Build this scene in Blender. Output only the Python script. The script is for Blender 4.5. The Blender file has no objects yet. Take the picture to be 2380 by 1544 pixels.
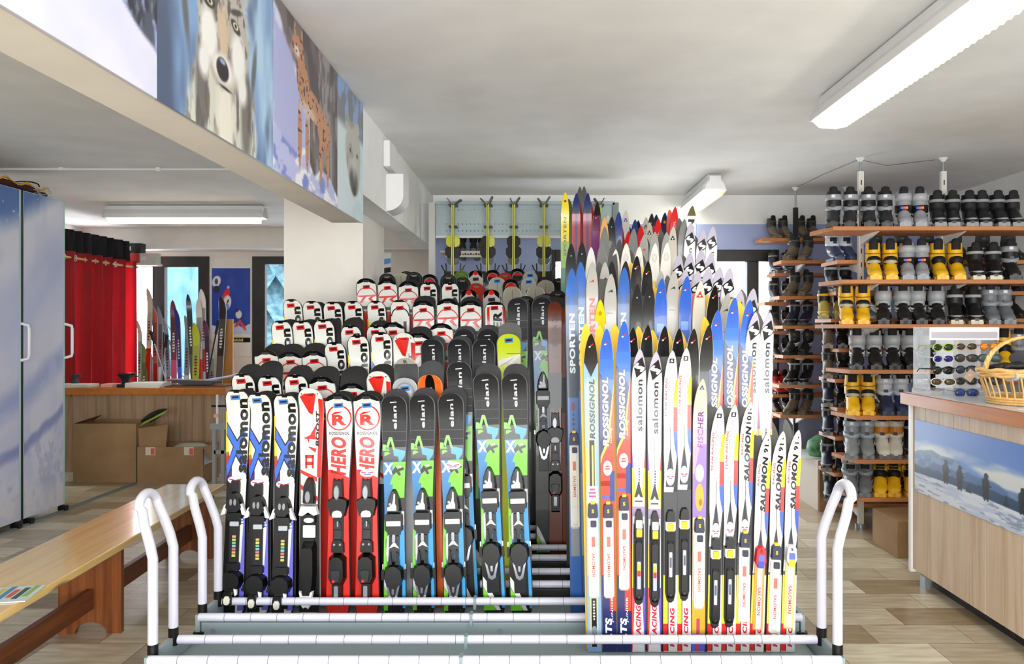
import bpy, math, random
import numpy as np
from mathutils import Vector, Matrix
random.seed(7)
SC = bpy.context.scene
COL = SC.collection
F = 1815.0                      # focal length in pixels of the 2380 px wide frame
VX, VY, CH = 1250.0, 765.0, 1.45
# ---------------------------------------------------------------- camera, world, light
cd = bpy.data.cameras.new('camera'); cam = bpy.data.objects.new('camera', cd); COL.objects.link(cam)
cam.location = (0, 0, CH); cam.rotation_euler = (math.pi/2, 0, 0)
cd.sensor_fit = 'HORIZONTAL'; cd.sensor_width = 36; cd.lens = 36*F/2380
cd.shift_x = -(VX-1190)/2380; cd.shift_y = -(772-VY)/2380
cd.clip_start = .05; cd.clip_end = 500
SC.camera = cam
SC.view_settings.view_transform = 'Standard'; SC.view_settings.look = 'None'
SC.view_settings.gamma = 1; SC.view_settings.use_curve_mapping = False
SC.view_settings.exposure = 0.28
wd = bpy.data.worlds.new('sky'); SC.world = wd; wd.use_nodes = True
bg = wd.node_tree.nodes['Background']; bg.inputs[0].default_value = (.80, .90, 1, 1); bg.inputs[1].default_value = 2.6

def area(name, loc, rot, sx, sy, power, col=(1, 1, 1)):
    l = bpy.data.lights.new(name, 'AREA'); l.shape = 'RECTANGLE'; l.size = sx; l.size_y = sy
    l.energy = power; l.color = col
    o = bpy.data.objects.new(name, l); COL.objects.link(o); o.location = loc; o.rotation_euler = rot
    return o
# fill from an unseen window behind the camera, tilted up for the ceiling; daylight through the two glazed walls
area('unseen_window_fill', (.6, -2.93, 1.4), (math.pi/2+.42, 0, 0), 6.2, 2.0, 290, (1, .99, .97))
area('back_window_daylight', (1.2, 7.55, 1.2), (-math.pi/2, 0, 0), 2.0, 2.0, 50, (.93, .97, 1))
area('left_window_daylight', (-5.25, 10.1, 1.25), (-math.pi/2, 0, 0), .72, 2.2, 85, (.95, .98, 1))
SUN = bpy.data.lights.new('sun', 'SUN'); SUN.energy = 3.0; SUN.angle = .01; SUN.color = (1, .95, .86)
so = bpy.data.objects.new('sun', SUN); COL.objects.link(so)
so.rotation_euler = Vector((.42, -1, -.52)).to_track_quat('-Z', 'Y').to_euler()

def W(px, py, Y):
    return Vector(((px-VX)/F*Y, Y, CH-(py-VY)/F*Y))
def XP(px, Y): return (px-VX)/F*Y
def ZP(py, Y): return CH-(py-VY)/F*Y
def s2l(c): return tuple(((x+.055)/1.055)**2.4 if x > .04045 else x/12.92 for x in c)

# ---------------------------------------------------------------- materials
_M = {}
def M(c, r=.45, metal=0., emit=0., trans=0., name=None, coat=0.):
    """c in sRGB"""
    k = (tuple(c), r, metal, emit, trans, coat)
    if k in _M: return _M[k]
    m = bpy.data.materials.new(name or 'paint'); m.use_nodes = True
    b = m.node_tree.nodes['Principled BSDF']; l = s2l(c)
    b.inputs['Base Color'].default_value = (*l, 1); b.inputs['Roughness'].default_value = r
    b.inputs['Metallic'].default_value = metal
    if coat: b.inputs['Coat Weight'].default_value = coat
    if trans: b.inputs['Transmission Weight'].default_value = trans; b.inputs['IOR'].default_value = 1.12
    if emit:
        b.inputs['Emission Color'].default_value = (*l, 1); b.inputs['Emission Strength'].default_value = emit
    _M[k] = m; return m

def nodemat(name, build, r=.5, coat=0.):
    m = bpy.data.materials.new(name); m.use_nodes = True
    nt = m.node_tree; b = nt.nodes['Principled BSDF']; b.inputs['Roughness'].default_value = r
    if coat: b.inputs['Coat Weight'].default_value = coat; b.inputs['Coat Roughness'].default_value = .12
    build(nt, b); return m
def N(nt, t, **kw):
    n = nt.nodes.new(t)
    for k, v in kw.items(): setattr(n, k, v)
    return n
def ramp(nt, stops):
    n = nt.nodes.new('ShaderNodeValToRGB'); e = n.color_ramp.elements
    while len(e) < len(stops): e.new(.5)
    for el, (p, c) in zip(e, stops): el.position = p; el.color = (*s2l(c), 1)
    return n
def mapping(nt, scale, rot=(0, 0, 0)):
    tc = N(nt, 'ShaderNodeTexCoord'); mp = N(nt, 'ShaderNodeMapping')
    mp.inputs['Scale'].default_value = scale; mp.inputs['Rotation'].default_value = rot
    nt.links.new(tc.outputs['Object'], mp.inputs[0]); return mp

def wood(name, c0, c1, c2, axis='Y', r=.35, coat=0., knots=True, freq=1.):
    def b(nt, bs):
        sc = {'X': (.5, 9, 9), 'Y': (9, .5, 9), 'Z': (9, 9, .5)}[axis]
        mp = mapping(nt, tuple(s*freq for s in sc))
        n1 = N(nt, 'ShaderNodeTexNoise'); n1.inputs['Scale'].default_value = 3; n1.inputs['Detail'].default_value = 6
        n1.inputs['Distortion'].default_value = .8
        nt.links.new(mp.outputs[0], n1.inputs[0])
        rp = ramp(nt, [(.3, c2), (.5, c1), (.7, c0)]); nt.links.new(n1.outputs[0], rp.inputs[0])
        out = rp.outputs[0]
        if knots:
            ks = {'X': (1.2, 5, 5), 'Y': (5, 1.2, 5), 'Z': (5, 5, 1.2)}[axis]
            mp2 = mapping(nt, ks)
            vo = N(nt, 'ShaderNodeTexVoronoi'); vo.inputs['Scale'].default_value = 1.1
            nt.links.new(mp2.outputs[0], vo.inputs[0])
            kr = ramp(nt, [(.05, (0, 0, 0)), (.12, (1, 1, 1))]); nt.links.new(vo.outputs['Distance'], kr.inputs[0])
            mx = N(nt, 'ShaderNodeMix', data_type='RGBA'); nt.links.new(kr.outputs[0], mx.inputs[0])
            mx.inputs[6].default_value = (*s2l(tuple(x*.55 for x in c2)), 1); nt.links.new(out, mx.inputs[7]); out = mx.outputs[2]
        nt.links.new(out, bs.inputs['Base Color'])
    return nodemat(name, b, r, coat)

def noisy(name, c0, c1, scale=8, r=.6, bump=0.):
    def b(nt, bs):
        mp = mapping(nt, (1, 1, 1)); n1 = N(nt, 'ShaderNodeTexNoise'); n1.inputs['Scale'].default_value = scale; n1.inputs['Detail'].default_value = 5
        nt.links.new(mp.outputs[0], n1.inputs[0]); rp = ramp(nt, [(.35, c0), (.65, c1)]); nt.links.new(n1.outputs[0], rp.inputs[0])
        nt.links.new(rp.outputs[0], bs.inputs['Base Color'])
        if bump:
            bp = N(nt, 'ShaderNodeBump'); bp.inputs['Strength'].default_value = bump; nt.links.new(n1.outputs[0], bp.inputs['Height']); nt.links.new(bp.outputs[0], bs.inputs['Normal'])
    return nodemat(name, b, r)

def tiles(nt, bs):
    mp = mapping(nt, (1, 1, 1))
    br = N(nt, 'ShaderNodeTexBrick'); br.offset = .5; br.offset_frequency = 2; br.squash = 1
    br.inputs['Scale'].default_value = 1; br.inputs['Brick Width'].default_value = .45; br.inputs['Row Height'].default_value = .225
    br.inputs['Mortar Size'].default_value = .0016; br.inputs['Mortar Smooth'].default_value = .0; br.inputs['Bias'].default_value = -.1
    br.inputs['Color1'].default_value = (*s2l((.89, .86, .77)), 1); br.inputs['Color2'].default_value = (*s2l((.58, .49, .36)), 1)
    br.inputs['Mortar'].default_value = (*s2l((.38, .33, .27)), 1)
    nt.links.new(mp.outputs[0], br.inputs[0])
    mp2 = mapping(nt, (2.5, 14, 1)); n1 = N(nt, 'ShaderNodeTexNoise'); n1.inputs['Scale'].default_value = 2.2; n1.inputs['Detail'].default_value = 6
    nt.links.new(mp2.outputs[0], n1.inputs[0]); rp = ramp(nt, [(.3, (.80, .76, .70)), (.65, (1, 1, 1))]); nt.links.new(n1.outputs[0], rp.inputs[0])
    mx = N(nt, 'ShaderNodeMix', data_type='RGBA', blend_type='MULTIPLY'); mx.inputs[0].default_value = .8
    nt.links.new(br.outputs[0], mx.inputs[6]); nt.links.new(rp.outputs[0], mx.inputs[7]); nt.links.new(mx.outputs[2], bs.inputs['Base Color'])
TILE = nodemat('floor_tiles', tiles, .32)
WHITE = noisy('white_plaster', (.93, .93, .925), (.96, .96, .955), 3, .8)
BEIGE = noisy('beam_plaster', (.90, .88, .85), (.93, .91, .88), 3, .8)
BLUEW = M((.66, .71, .88), .7, name='blue_wall_paint')
BLACKF = noisy('black_window_frame', (.12, .115, .11), (.17, .16, .155), 6, .4)
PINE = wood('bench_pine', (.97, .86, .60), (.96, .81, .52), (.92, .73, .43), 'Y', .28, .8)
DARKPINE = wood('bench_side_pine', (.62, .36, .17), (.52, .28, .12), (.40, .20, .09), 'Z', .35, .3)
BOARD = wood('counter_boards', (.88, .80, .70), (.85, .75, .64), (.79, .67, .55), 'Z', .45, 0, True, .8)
EDGEW = wood('counter_top_edge', (.78, .47, .12), (.74, .43, .10), (.68, .38, .08), 'Y', .4, .1, False)
SHELFW = wood('boot_shelf_wood', (.80, .54, .33), (.76, .49, .29), (.70, .45, .26), 'X', .5, 0, False)
CARD = noisy('cardboard', (.58, .45, .31), (.63, .50, .35), 5, .8)
BOARD_SHADED = wood('left_counter_boards_shaded', (.70, .58, .46), (.66, .54, .42), (.58, .46, .35), 'Z', .5, 0, True, .8)  # counter board wood darkened, with the left room's shade put into the colour
STEEL = M((.62, .66, .68), .35, .6, name='galvanised_steel')
RAILW = M((.86, .86, .92), .35, name='white_rail_plastic')
GREYP = M((.60, .66, .68), .4, name='grey_painted_steel')
BLK = M((.03, .03, .033), .35, name='black_plastic')
BLKM = M((.06, .06, .065), .6, name='black_matt')
WHT = M((.93, .93, .93), .35, name='white_plastic')
CREAM = M((.92, .90, .84), .3, name='cream_plastic')
GLASS = M((1, 1, 1), .0, 0, 0, 1., name='window_glass')

# ---------------------------------------------------------------- mesh builder
class MB:
    def __init__(s): s.v = []; s.f = []; s.m = []; s.mats = []; s.sm = []
    def mi(s, m):
        if m not in s.mats: s.mats.append(m)
        return s.mats.index(m)
    def add(s, vs, fs, m, smooth=False):
        o = len(s.v); s.v += [tuple(v) for v in vs]; k = s.mi(m)
        for f in fs: s.f.append([o+i for i in f]); s.m.append(k); s.sm.append(smooth)
    def box(s, x0, x1, y0, y1, z0, z1, m):
        v = [(x, y, z) for z in (z0, z1) for y in (y0, y1) for x in (x0, x1)]
        s.add(v, [(0, 1, 3, 2)[::-1], (4, 5, 7, 6), (0, 1, 5, 4), (1, 3, 7, 5), (3, 2, 6, 7), (2, 0, 4, 6)], m)
    def prism(s, poly, y0, y1, m, taper=1., xf=None, mside=None):
        """poly in (x,z); y0 = front face (tapered) y1 = back"""
        n = len(poly); cx = sum(p[0] for p in poly)/n; cz = sum(p[1] for p in poly)/n
        a = [(cx+(x-cx)*taper, y0, cz+(z-cz)*taper) for x, z in poly]; b = [(x, y1, z) for x, z in poly]
        v = a+b
        if xf: v = [xf(p) for p in v]
        s.add(v, [list(range(n))], m)
        s.add(v, [list(range(n, 2*n))[::-1]]+[[i, (i+1) % n, n+(i+1) % n, n+i][::-1] for i in range(n)], mside or m)
    def tube(s, pts, r, m, n=10, cap=True, closed=False):
        pts = [Vector(p) for p in pts]; N_ = len(pts); rs = r if isinstance(r, (list, tuple)) else [r]*N_
        vs = []; up = None
        for i, p in enumerate(pts):
            if closed: t = (pts[(i+1) % N_]-pts[i-1]).normalized()
            else: t = (pts[min(i+1, N_-1)]-pts[max(i-1, 0)]).normalized()
            if up is None: up = t.orthogonal().normalized()
            up = (up-t*up.dot(t)).normalized(); b = t.cross(up)
            for k in range(n):
                a = 2*math.pi*k/n; vs.append(p+(up*math.cos(a)+b*math.sin(a))*rs[i])
        fs = []
        for i in range(N_ if closed else N_-1):
            j = (i+1) % N_
            for k in range(n): fs.append((i*n+k, i*n+(k+1) % n, j*n+(k+1) % n, j*n+k))
        s.add(vs, fs, m, True)
        if cap and not closed:
            s.add(vs[:n], [list(range(n))[::-1]], m); s.add(vs[-n:], [list(range(n))], m)
    def loft(s, rings, m, cap=True, closed_ring=True, smooth=True):
        n = len(rings[0]); vs = [p for r in rings for p in r]; fs = []
        for i in range(len(rings)-1):
            for k in range(n if closed_ring else n-1): fs.append((i*n+k, i*n+(k+1) % n, (i+1)*n+(k+1) % n, (i+1)*n+k))
        s.add(vs, fs, m, smooth)
        if cap: s.add(rings[0], [list(range(n))[::-1]], m, smooth); s.add(rings[-1], [list(range(n))], m, smooth)
    def lathe(s, prof, m, n=24, c=(0, 0, 0)):
        s.loft([[(c[0]+r*math.cos(2*math.pi*k/n), c[1]+r*math.sin(2*math.pi*k/n), c[2]+z) for k in range(n)] for r, z in prof], m)
    def ball(s, c, rx, ry, rz, m, n=12, h=8):
        s.loft([[(c[0]+rx*math.sin(math.pi*(j+.02)/(h+.04))*math.cos(2*math.pi*k/n), c[1]+ry*math.sin(math.pi*(j+.02)/(h+.04))*math.sin(2*math.pi*k/n), c[2]-rz*math.cos(math.pi*(j+.02)/(h+.04))) for k in range(n)] for j in range(h+1)], m)
    def text(s, t, f, m):
        """f maps (x,y) text units (height 1) -> 3D"""
        vs, fs, w = TX(t); s.add([f(x, y) for x, y in vs], fs, m)
        return w
    def mesh(s, name):
        me = bpy.data.meshes.new(name); me.from_pydata(s.v, [], s.f)
        for m in s.mats: me.materials.append(m)
        me.polygons.foreach_set('material_index', s.m); me.polygons.foreach_set('use_smooth', s.sm)
        me.update(); return me
    def build(s, name, parent=None, bevel=0, mat=None):
        o = bpy.data.objects.new(name, s.mesh(name)); COL.objects.link(o)
        if parent: o.parent = parent
        if mat: o.matrix_world = mat
        if bevel:
            b = o.modifiers.new('b', 'BEVEL'); b.width = bevel; b.segments = 2; b.limit_method = 'ANGLE'; b.angle_limit = .7
        return o
def tag(o, label, cat, group=None, kind=None):
    o['label'] = label; o['category'] = cat
    if group: o['group'] = group
    if kind: o['kind'] = kind
    return o
def struct(o): o['kind'] = 'structure'; return o
def thing(name, label, cat, loc=(0, 0, 0), rz=0, group=None):
    o = bpy.data.objects.new(name, None); COL.objects.link(o); o.location = loc; o.rotation_euler = (0, 0, rz)
    o.empty_display_size = .05
    return tag(o, label, cat, group)

_T = {}
def TX(t):
    if t in _T: return _T[t]
    bold = .022; body = t
    if t.startswith('~'): bold = 0; body = t[1:]
    if t.startswith('!'): bold = .045; body = t[1:]
    c = bpy.data.curves.new('t', 'FONT'); c.body = body; c.offset = bold; c.resolution_u = 3; c.size = 1
    c.space_character = 1.08 if bold else 1
    o = bpy.data.objects.new('t', c); COL.objects.link(o)
    dg = bpy.context.evaluated_depsgraph_get(); me = o.evaluated_get(dg).to_mesh()
    vs = [(v.co.x, v.co.y) for v in me.vertices]; fs = [list(p.vertices) for p in me.polygons]
    o.evaluated_get(dg).to_mesh_clear(); bpy.data.objects.remove(o); bpy.data.curves.remove(c)
    x0 = min(v[0] for v in vs); x1 = max(v[0] for v in vs); y0 = min(v[1] for v in vs); y1 = max(v[1] for v in vs); h = y1-y0
    vs = [((x-x0)/h, (y-y0)/h) for x, y in vs]; _T[t] = (vs, fs, (x1-x0)/h); return _T[t]
for _t in ['!salomon', '!SALOMON', 'SALOMON', '!HERO', 'ROSSIGNOL', '!ROSSIGNOL', '!R', 'elan', '!elan', '!BOOST', 'TEAM', '100', '110', '91', '101', '!S', 'S',
           'RACING', '!RACING', 'TEAM RACING', 'touring', '!LTS', 'JUNIOR', 'FISCHER', '!SPORTEN', '!A', '!X', '!ER', '!N', '!EDGE']:
    TX(_t)

# painted pictures: a dense grid whose points carry the printed colours
PRINT = bpy.data.materials.new('printed_picture'); PRINT.use_nodes = True
_a = PRINT.node_tree.nodes.new('ShaderNodeVertexColor'); _a.layer_name = 'Col'
PRINT.node_tree.links.new(_a.outputs[0], PRINT.node_tree.nodes['Principled BSDF'].inputs['Base Color'])
PRINT.node_tree.nodes['Principled BSDF'].inputs['Roughness'].default_value = .35
def picture(name, p0, pu, pv, nx, ny, paint, parent=None, thick=.004):
    """p0 lower-left corner, pu/pv edge vectors; paint(U,V)->(ny,nx,3) sRGB"""
    U, V = np.meshgrid(np.linspace(0, 1, nx), np.linspace(0, 1, ny))
    C = np.clip(paint(U, V), 0, 1); L = np.where(C > .04045, ((C+.055)/1.055)**2.4, C/12.92)
    p0, pu, pv = map(np.array, (p0, pu, pv)); nrm = np.cross(pu, pv); nrm = nrm/np.linalg.norm(nrm)
    P = p0+U[..., None]*pu+V[..., None]*pv+nrm*thick
    idx = np.arange(nx*ny).reshape(ny, nx)
    Q = np.stack([idx[:-1, :-1], idx[:-1, 1:], idx[1:, 1:], idx[1:, :-1]], -1).reshape(-1, 4)
    back = np.array([p0, p0+pu, p0+pu+pv, p0+pv]); nb = nx*ny
    V3 = np.concatenate([P.reshape(-1, 3), back])
    b, c_, d, e = idx[0, 0], idx[0, -1], idx[-1, -1], idx[-1, 0]
    faces = Q.tolist()+[[nb+3, nb+2, nb+1, nb], [nb, nb+1, c_, b], [nb+1, nb+2, d, c_], [nb+2, nb+3, e, d], [nb+3, nb, b, e]]
    me = bpy.data.meshes.new(name); me.from_pydata(V3.tolist(), [], faces)
    at = me.color_attributes.new('Col', 'FLOAT_COLOR', 'POINT')
    cc = np.ones((len(V3), 4)); cc[:nb, :3] = L.reshape(-1, 3); cc[nb:, :3] = .5
    at.data.foreach_set('color', cc.ravel()); me.materials.append(PRINT)
    o = bpy.data.objects.new(name, me); COL.objects.link(o)
    if parent: o.parent = parent
    return o
_rs = np.random.RandomState(3); _G = _rs.rand(64, 64)
def vn(x, y):
    xi = np.floor(x).astype(int); yi = np.floor(y).astype(int); fx = x-xi; fy = y-yi; fx = fx*fx*(3-2*fx); fy = fy*fy*(3-2*fy)
    g = lambda a, b: _G[a % 64, b % 64]
    return (g(xi, yi)*(1-fx)+g(xi+1, yi)*fx)*(1-fy)+(g(xi, yi+1)*(1-fx)+g(xi+1, yi+1)*fx)*fy
def fbm(x, y, o=4): return sum(vn(x*2**k+7*k, y*2**k+3*k)*.5**k for k in range(o))/sum(.5**k for k in range(o))
def lay(C, m, c): m = np.clip(m, 0, 1)[..., None]; return C*(1-m)+np.array(c)*m
def ell(U, V, cx, cy, rx, ry, soft=.08, ang=0, n=0):
    dx = U-cx; dy = V-cy; c, s = math.cos(ang), math.sin(ang); a = (dx*c+dy*s)/rx; b = (-dx*s+dy*c)/ry
    return np.clip((1-np.sqrt(a*a+b*b)+n)/soft, 0, 1)
def sstep(x, a, b): t = np.clip((x-a)/(b-a), 0, 1); return t*t*(3-2*t)
# ================================================================ the room
YB, YL, XL, XR, ZC = 7.3, 9.9, -5.6, 3.84, 2.70
def slab(name, boxes, mat):
    mb = MB()
    for b in boxes: mb.box(*b, mat if not isinstance(mat, dict) else mat[0])
    return struct(mb.build(name))
slab('floor', [(XL-.1, XR+.1, -3.1, YL+.1, -.1, 0)], TILE)
slab('ceiling', [(XL-.1, XR+.1, -3.1, YL+.2, ZC, ZC+.1)], WHITE)
mb = MB()                                             # back wall of the main room: blue below, white above
gx0, gx1, gz1 = .13, 2.25, 2.19
mb.box(-.98, XR, YB, YB+.12, 2.43, ZC, WHITE); mb.box(-.98, gx0, YB, YB+.12, 0, 2.43, BLUEW); mb.box(gx1, XR, YB, YB+.12, 0, 2.43, BLUEW); mb.box(gx0, gx1, YB, YB+.12, gz1, 2.43, BLUEW)
struct(mb.build('wall_back'))
slab('wall_partition', [(-.98, -.88, YB+.12, YL, 0, ZC)], WHITE)
slab('wall_right', [(XR, XR+.1, -3, YB+.1, 0, ZC)], WHITE)
slab('wall_left', [(XL-.1, XL, -3, YL+.1, 0, ZC)], WHITE)
w1 = (-5.56, XP(487, YL)); w2 = (XP(587, YL), -2.25); wz = 2.37
slab('wall_rear', [(XL, w1[0], YL, YL+.12, 0, ZC), (w1[1], w2[0], YL, YL+.12, 0, ZC), (w2[1], -.88, YL, YL+.12, 0, ZC), (w1[0], w1[1], YL, YL+.12, wz, ZC), (w2[0], w2[1], YL, YL+.12, wz, ZC)], BEIGE)
mb = MB(); mb.box(XL, -.98, 9.6, YL, 2.43, ZC, BEIGE); mb.box(XL, -.98, 9.575, 9.6, 2.43, 2.445, WHITE); struct(mb.build('trim_1'))
mb = MB()                                             # front wall behind the camera with the shop window
mb.box(XL, -2.5, -3.1, -3, 0, ZC, WHITE); mb.box(3.7, XR, -3.1, -3, 0, ZC, WHITE); mb.box(-2.5, 3.7, -3.1, -3, 2.5, ZC, WHITE); mb.box(-2.5, 3.7, -3.1, -3, 0, .5, WHITE)
struct(mb.build('wall_front'))
# beams and pillar
XB = -.99
slab('trim_2', [(-1.152, XB, -3, 4.37, 2.045, ZC)], BEIGE)
slab('trim_3', [(-1.152, XB, 4.37, YB, 2.213, ZC)], WHITE)
slab('trim_4', [(XP(660, 5.15), -1.153, 5.15, 5.86, 0, ZC)], BEIGE)
# windows
def window(name, x0, x1, z1, y, mulls, sill=.0, fw=.07, top=None, ph=.0):
    mb = MB(); top = top or fw; yy0, yy1 = y-.02, y+.06
    mb.box(x0, x0+mulls[0], yy0, yy1, sill, z1, BLACKF); mb.box(x1-mulls[-1], x1, yy0, yy1, sill, z1, BLACKF)
    mb.box(x0+mulls[0], x1-mulls[-1], yy0, yy1, z1-top, z1, BLACKF); mb.box(x0+mulls[0], x1-mulls[-1], yy0, yy1, sill, sill+.12, BLACKF)
    for a, b in mulls[1:-1]: mb.box(a, b, yy0-.005, yy1+.005, sill+.12, z1-top, BLACKF)
    o = struct(mb.build(name, bevel=.004)); g = MB(); g.box(x0+mulls[0], x1-mulls[-1], y+.018, y+.024, sill+.12, z1-top, GLASS); g.build('pane', o)
    h = MB(); h.box(x1-.07, x1-.03, y-.06, y-.02, 1.0, 1.14, STEEL); h.build('handle', o, .004)
    return o
window('window_1', w1[0], w1[1], wz, YL, [.1, (XP(356, YL), XP(384, YL)), XP(487, YL)-XP(462, YL)], .0, top=.135)
window('window_2', w2[0], w2[1], wz, YL, [XP(617, YL)-XP(587, YL), .12], .0, top=.10)
window('window_3', gx0, gx1, gz1, YB, [.035, (XP(1470, YB), XP(1500, YB)), (XP(1735, YB), XP(1762, YB)), .07], .0, top=.11)
# outside: snow field and wooded slope
mb = MB(); mb.box(-60, 60, 10.6, 33.9, -.6, -.5, M((.93, .95, .98), .9)); mb.box(-2, 20, 7.6, 10.6, -.6, -.5, M((.93, .95, .98), .9))
tag(mb.build('snow_field'), 'white snow covered ground outside the windows', 'snow', kind='stuff')
def slope():
    mb = MB(); cols = noisy('wooded_slope', (.42, .60, .68), (.56, .72, .78), .5, .9)
    nx, ny = 40, 12; vs = []
    for j in range(ny):
        for i in range(nx):
            yy_ = 34+j*2.2; x = -.492*yy_+i*(.492*yy_-1)/(nx-1); vs.append((x, 34+j*2.2, -.6+j*1.5+1.6*math.sin(x*.17)+random.random()*.8*(j > 0)))
    mb.add(vs, [(j*nx+i, j*nx+i+1, (j+1)*nx+i+1, (j+1)*nx+i) for j in range(ny-1) for i in range(nx-1)], cols)
    tag(mb.build('mountain_slope'), 'pale blue wooded mountain slope seen through the left windows', 'slope', kind='stuff')
slope()
def conifer(x, y, h, lab):
    t = thing('conifer_tree', lab, 'tree', (x, y, -.5), 0, 'frosted trees outside the windows')
    tr = MB(); tr.tube([(0, 0, 0), (0, 0, h*.9)], [.16, .04], M((.45, .40, .36), .9), 8); tr.build('trunk', t)
    mb = MB(); m = noisy('frosted_needles', (.30, .46, .50), (.52, .66, .70), 5, .9)
    for k in range(9):
        z0 = h*(.12+.095*k); r = h*.26*(1-k/9.5); n = 18
        ring = [(r*(1 if i % 2 else .72)*math.cos(i*math.pi*2/n+k), r*(1 if i % 2 else .72)*math.sin(i*math.pi*2/n+k), z0-.1*h*(i % 2)) for i in range(n)]
        mb.add(ring+[(0, 0, z0+h*.17)], [(i, (i+1) % n, n) for i in range(n)], m)
    mb.build('foliage', t)
conifer(-8.8, 26, 9, 'frosted conifer seen through the pane beside the pillar'); conifer(-12.9, 24, 8, 'frosted conifer seen through the middle pane left of the blue poster')
conifer(-15.6, 29, 9, 'frosted conifer outside, furthest left'); conifer(-7.0, 31, 10, 'tall frosted conifer outside, nearest the pillar')

# ---- fluorescent lamps
TUBE = M((1, .98, .88), .3, 0, 11.0, name='lit_tube')
REFL = M((.97, .95, .84), .25, name='lamp_louvre')
def lamp(label, L, w, loc, rz, strength=None):
    t = thing('ceiling_light', label, 'light', loc, rz, 'fluorescent ceiling lights')
    b = MB(); h = .085
    prof = [(-w/2, -.045), (-w/2*.9, 0), (-w*.28, .045), (-w*.28, h), (w*.28, h), (w*.28, .045), (w/2*.9, 0), (w/2, -.045)]
    b.loft([[(x, y, z) for x, z in prof] for y in (-L/2, L/2)], WHT, smooth=False)
    b.box(-w*.12, w*.12, -L*.4, -L*.36, h, h+.02, STEEL); b.box(-w*.12, w*.12, L*.36, L*.4, h, h+.02, STEEL)
    b.build('housing', t, .004)
    d = MB(); k = int(L/.045)
    d.loft([[(x, y, z) for x, z in ((-w*.47, -.046), (-w*.30, -.082), (w*.12, -.088), (w*.12, -.046))] for y in (-L/2+.02, L/2-.02)], TUBE, smooth=False); d.build('diffuser', t)
    lv = MB()
    for i in range(k):
        y = -L/2+.03+i*(L-.06)/(k-1)
        lv.add([(w*.13, y, -.046), (w*.13, y, -.088), (w*.36, y, -.080), (w*.475, y, -.048), (w*.13, y+.03, -.046), (w*.13, y+.03, -.084), (w*.36, y+.03, -.072), (w*.475, y+.03, -.046)],
               [(0, 1, 2, 3), (7, 6, 5, 4), (1, 5, 6, 2), (2, 6, 7, 3)], REFL)
    lv.build('louvre', t)
    for s in (-1, 1):
        e = MB(); e.add([(x, s*(L/2+.001), z) for x, z in prof]+[(x*.8, s*(L/2+.03), z*.8) for x, z in prof], [[i, (i+1) % 8, 8+(i+1) % 8, 8+i] for i in range(8)]+[list(range(8, 16))], WHT); e.build('end_cap', t)
    return t
lamp('long louvred ceiling light near the camera, upper right of the photo', 1.55, .22, (1.57, 3.42, 2.608), 0)
lamp('louvred ceiling light at the back above the cross-country skis', .95, .2, (1.42, 6.75, 2.608), 0)
lamp('louvred ceiling light in the left room above the counter', 1.55, .2, (-3.56, 7.9, 2.608), math.pi/2)

# ---- wall fittings on the beam
mb = MB(); mb.box(XB+.001, XB+.045, 4.99, 5.22, 2.49, 2.66, WHT); tag(mb.build('junction_box', bevel=.008), 'white plastic box high on the beam beside the ceiling', 'box')
t = thing('wall_lamp', 'white quarter-round wall lamp on the beam below the white box', 'lamp', (XB+.001, 5.09, 2.22))
mb = MB(); P = [(0, .24), (.112, .24), (.112, .10)]+[(.112*math.cos(a), .10-.10*math.sin(a)) for a in [math.pi/2*i/8 for i in range(1, 9)]]
mb.prism(P, 0, .22, WHT); mb.build('lamp_shade', t)
mb = MB(); mb.box(.002, .11, .004, .216, .238, .243, M((.97, .97, .95), .5)); mb.build('lamp_opening', t)
mb = MB(); mb.tube([(XL, 6.05, 2.688), (-1.16, 6.05, 2.688)], .009, WHT, 8); 
for i in range(6): mb.box(-5.2+i*.75, -5.17+i*.75, 6.03, 6.07, 2.676, 2.70, WHT)
tag(mb.build('cable_conduit'), 'thin white cable conduit across the left room ceiling', 'conduit')

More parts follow.
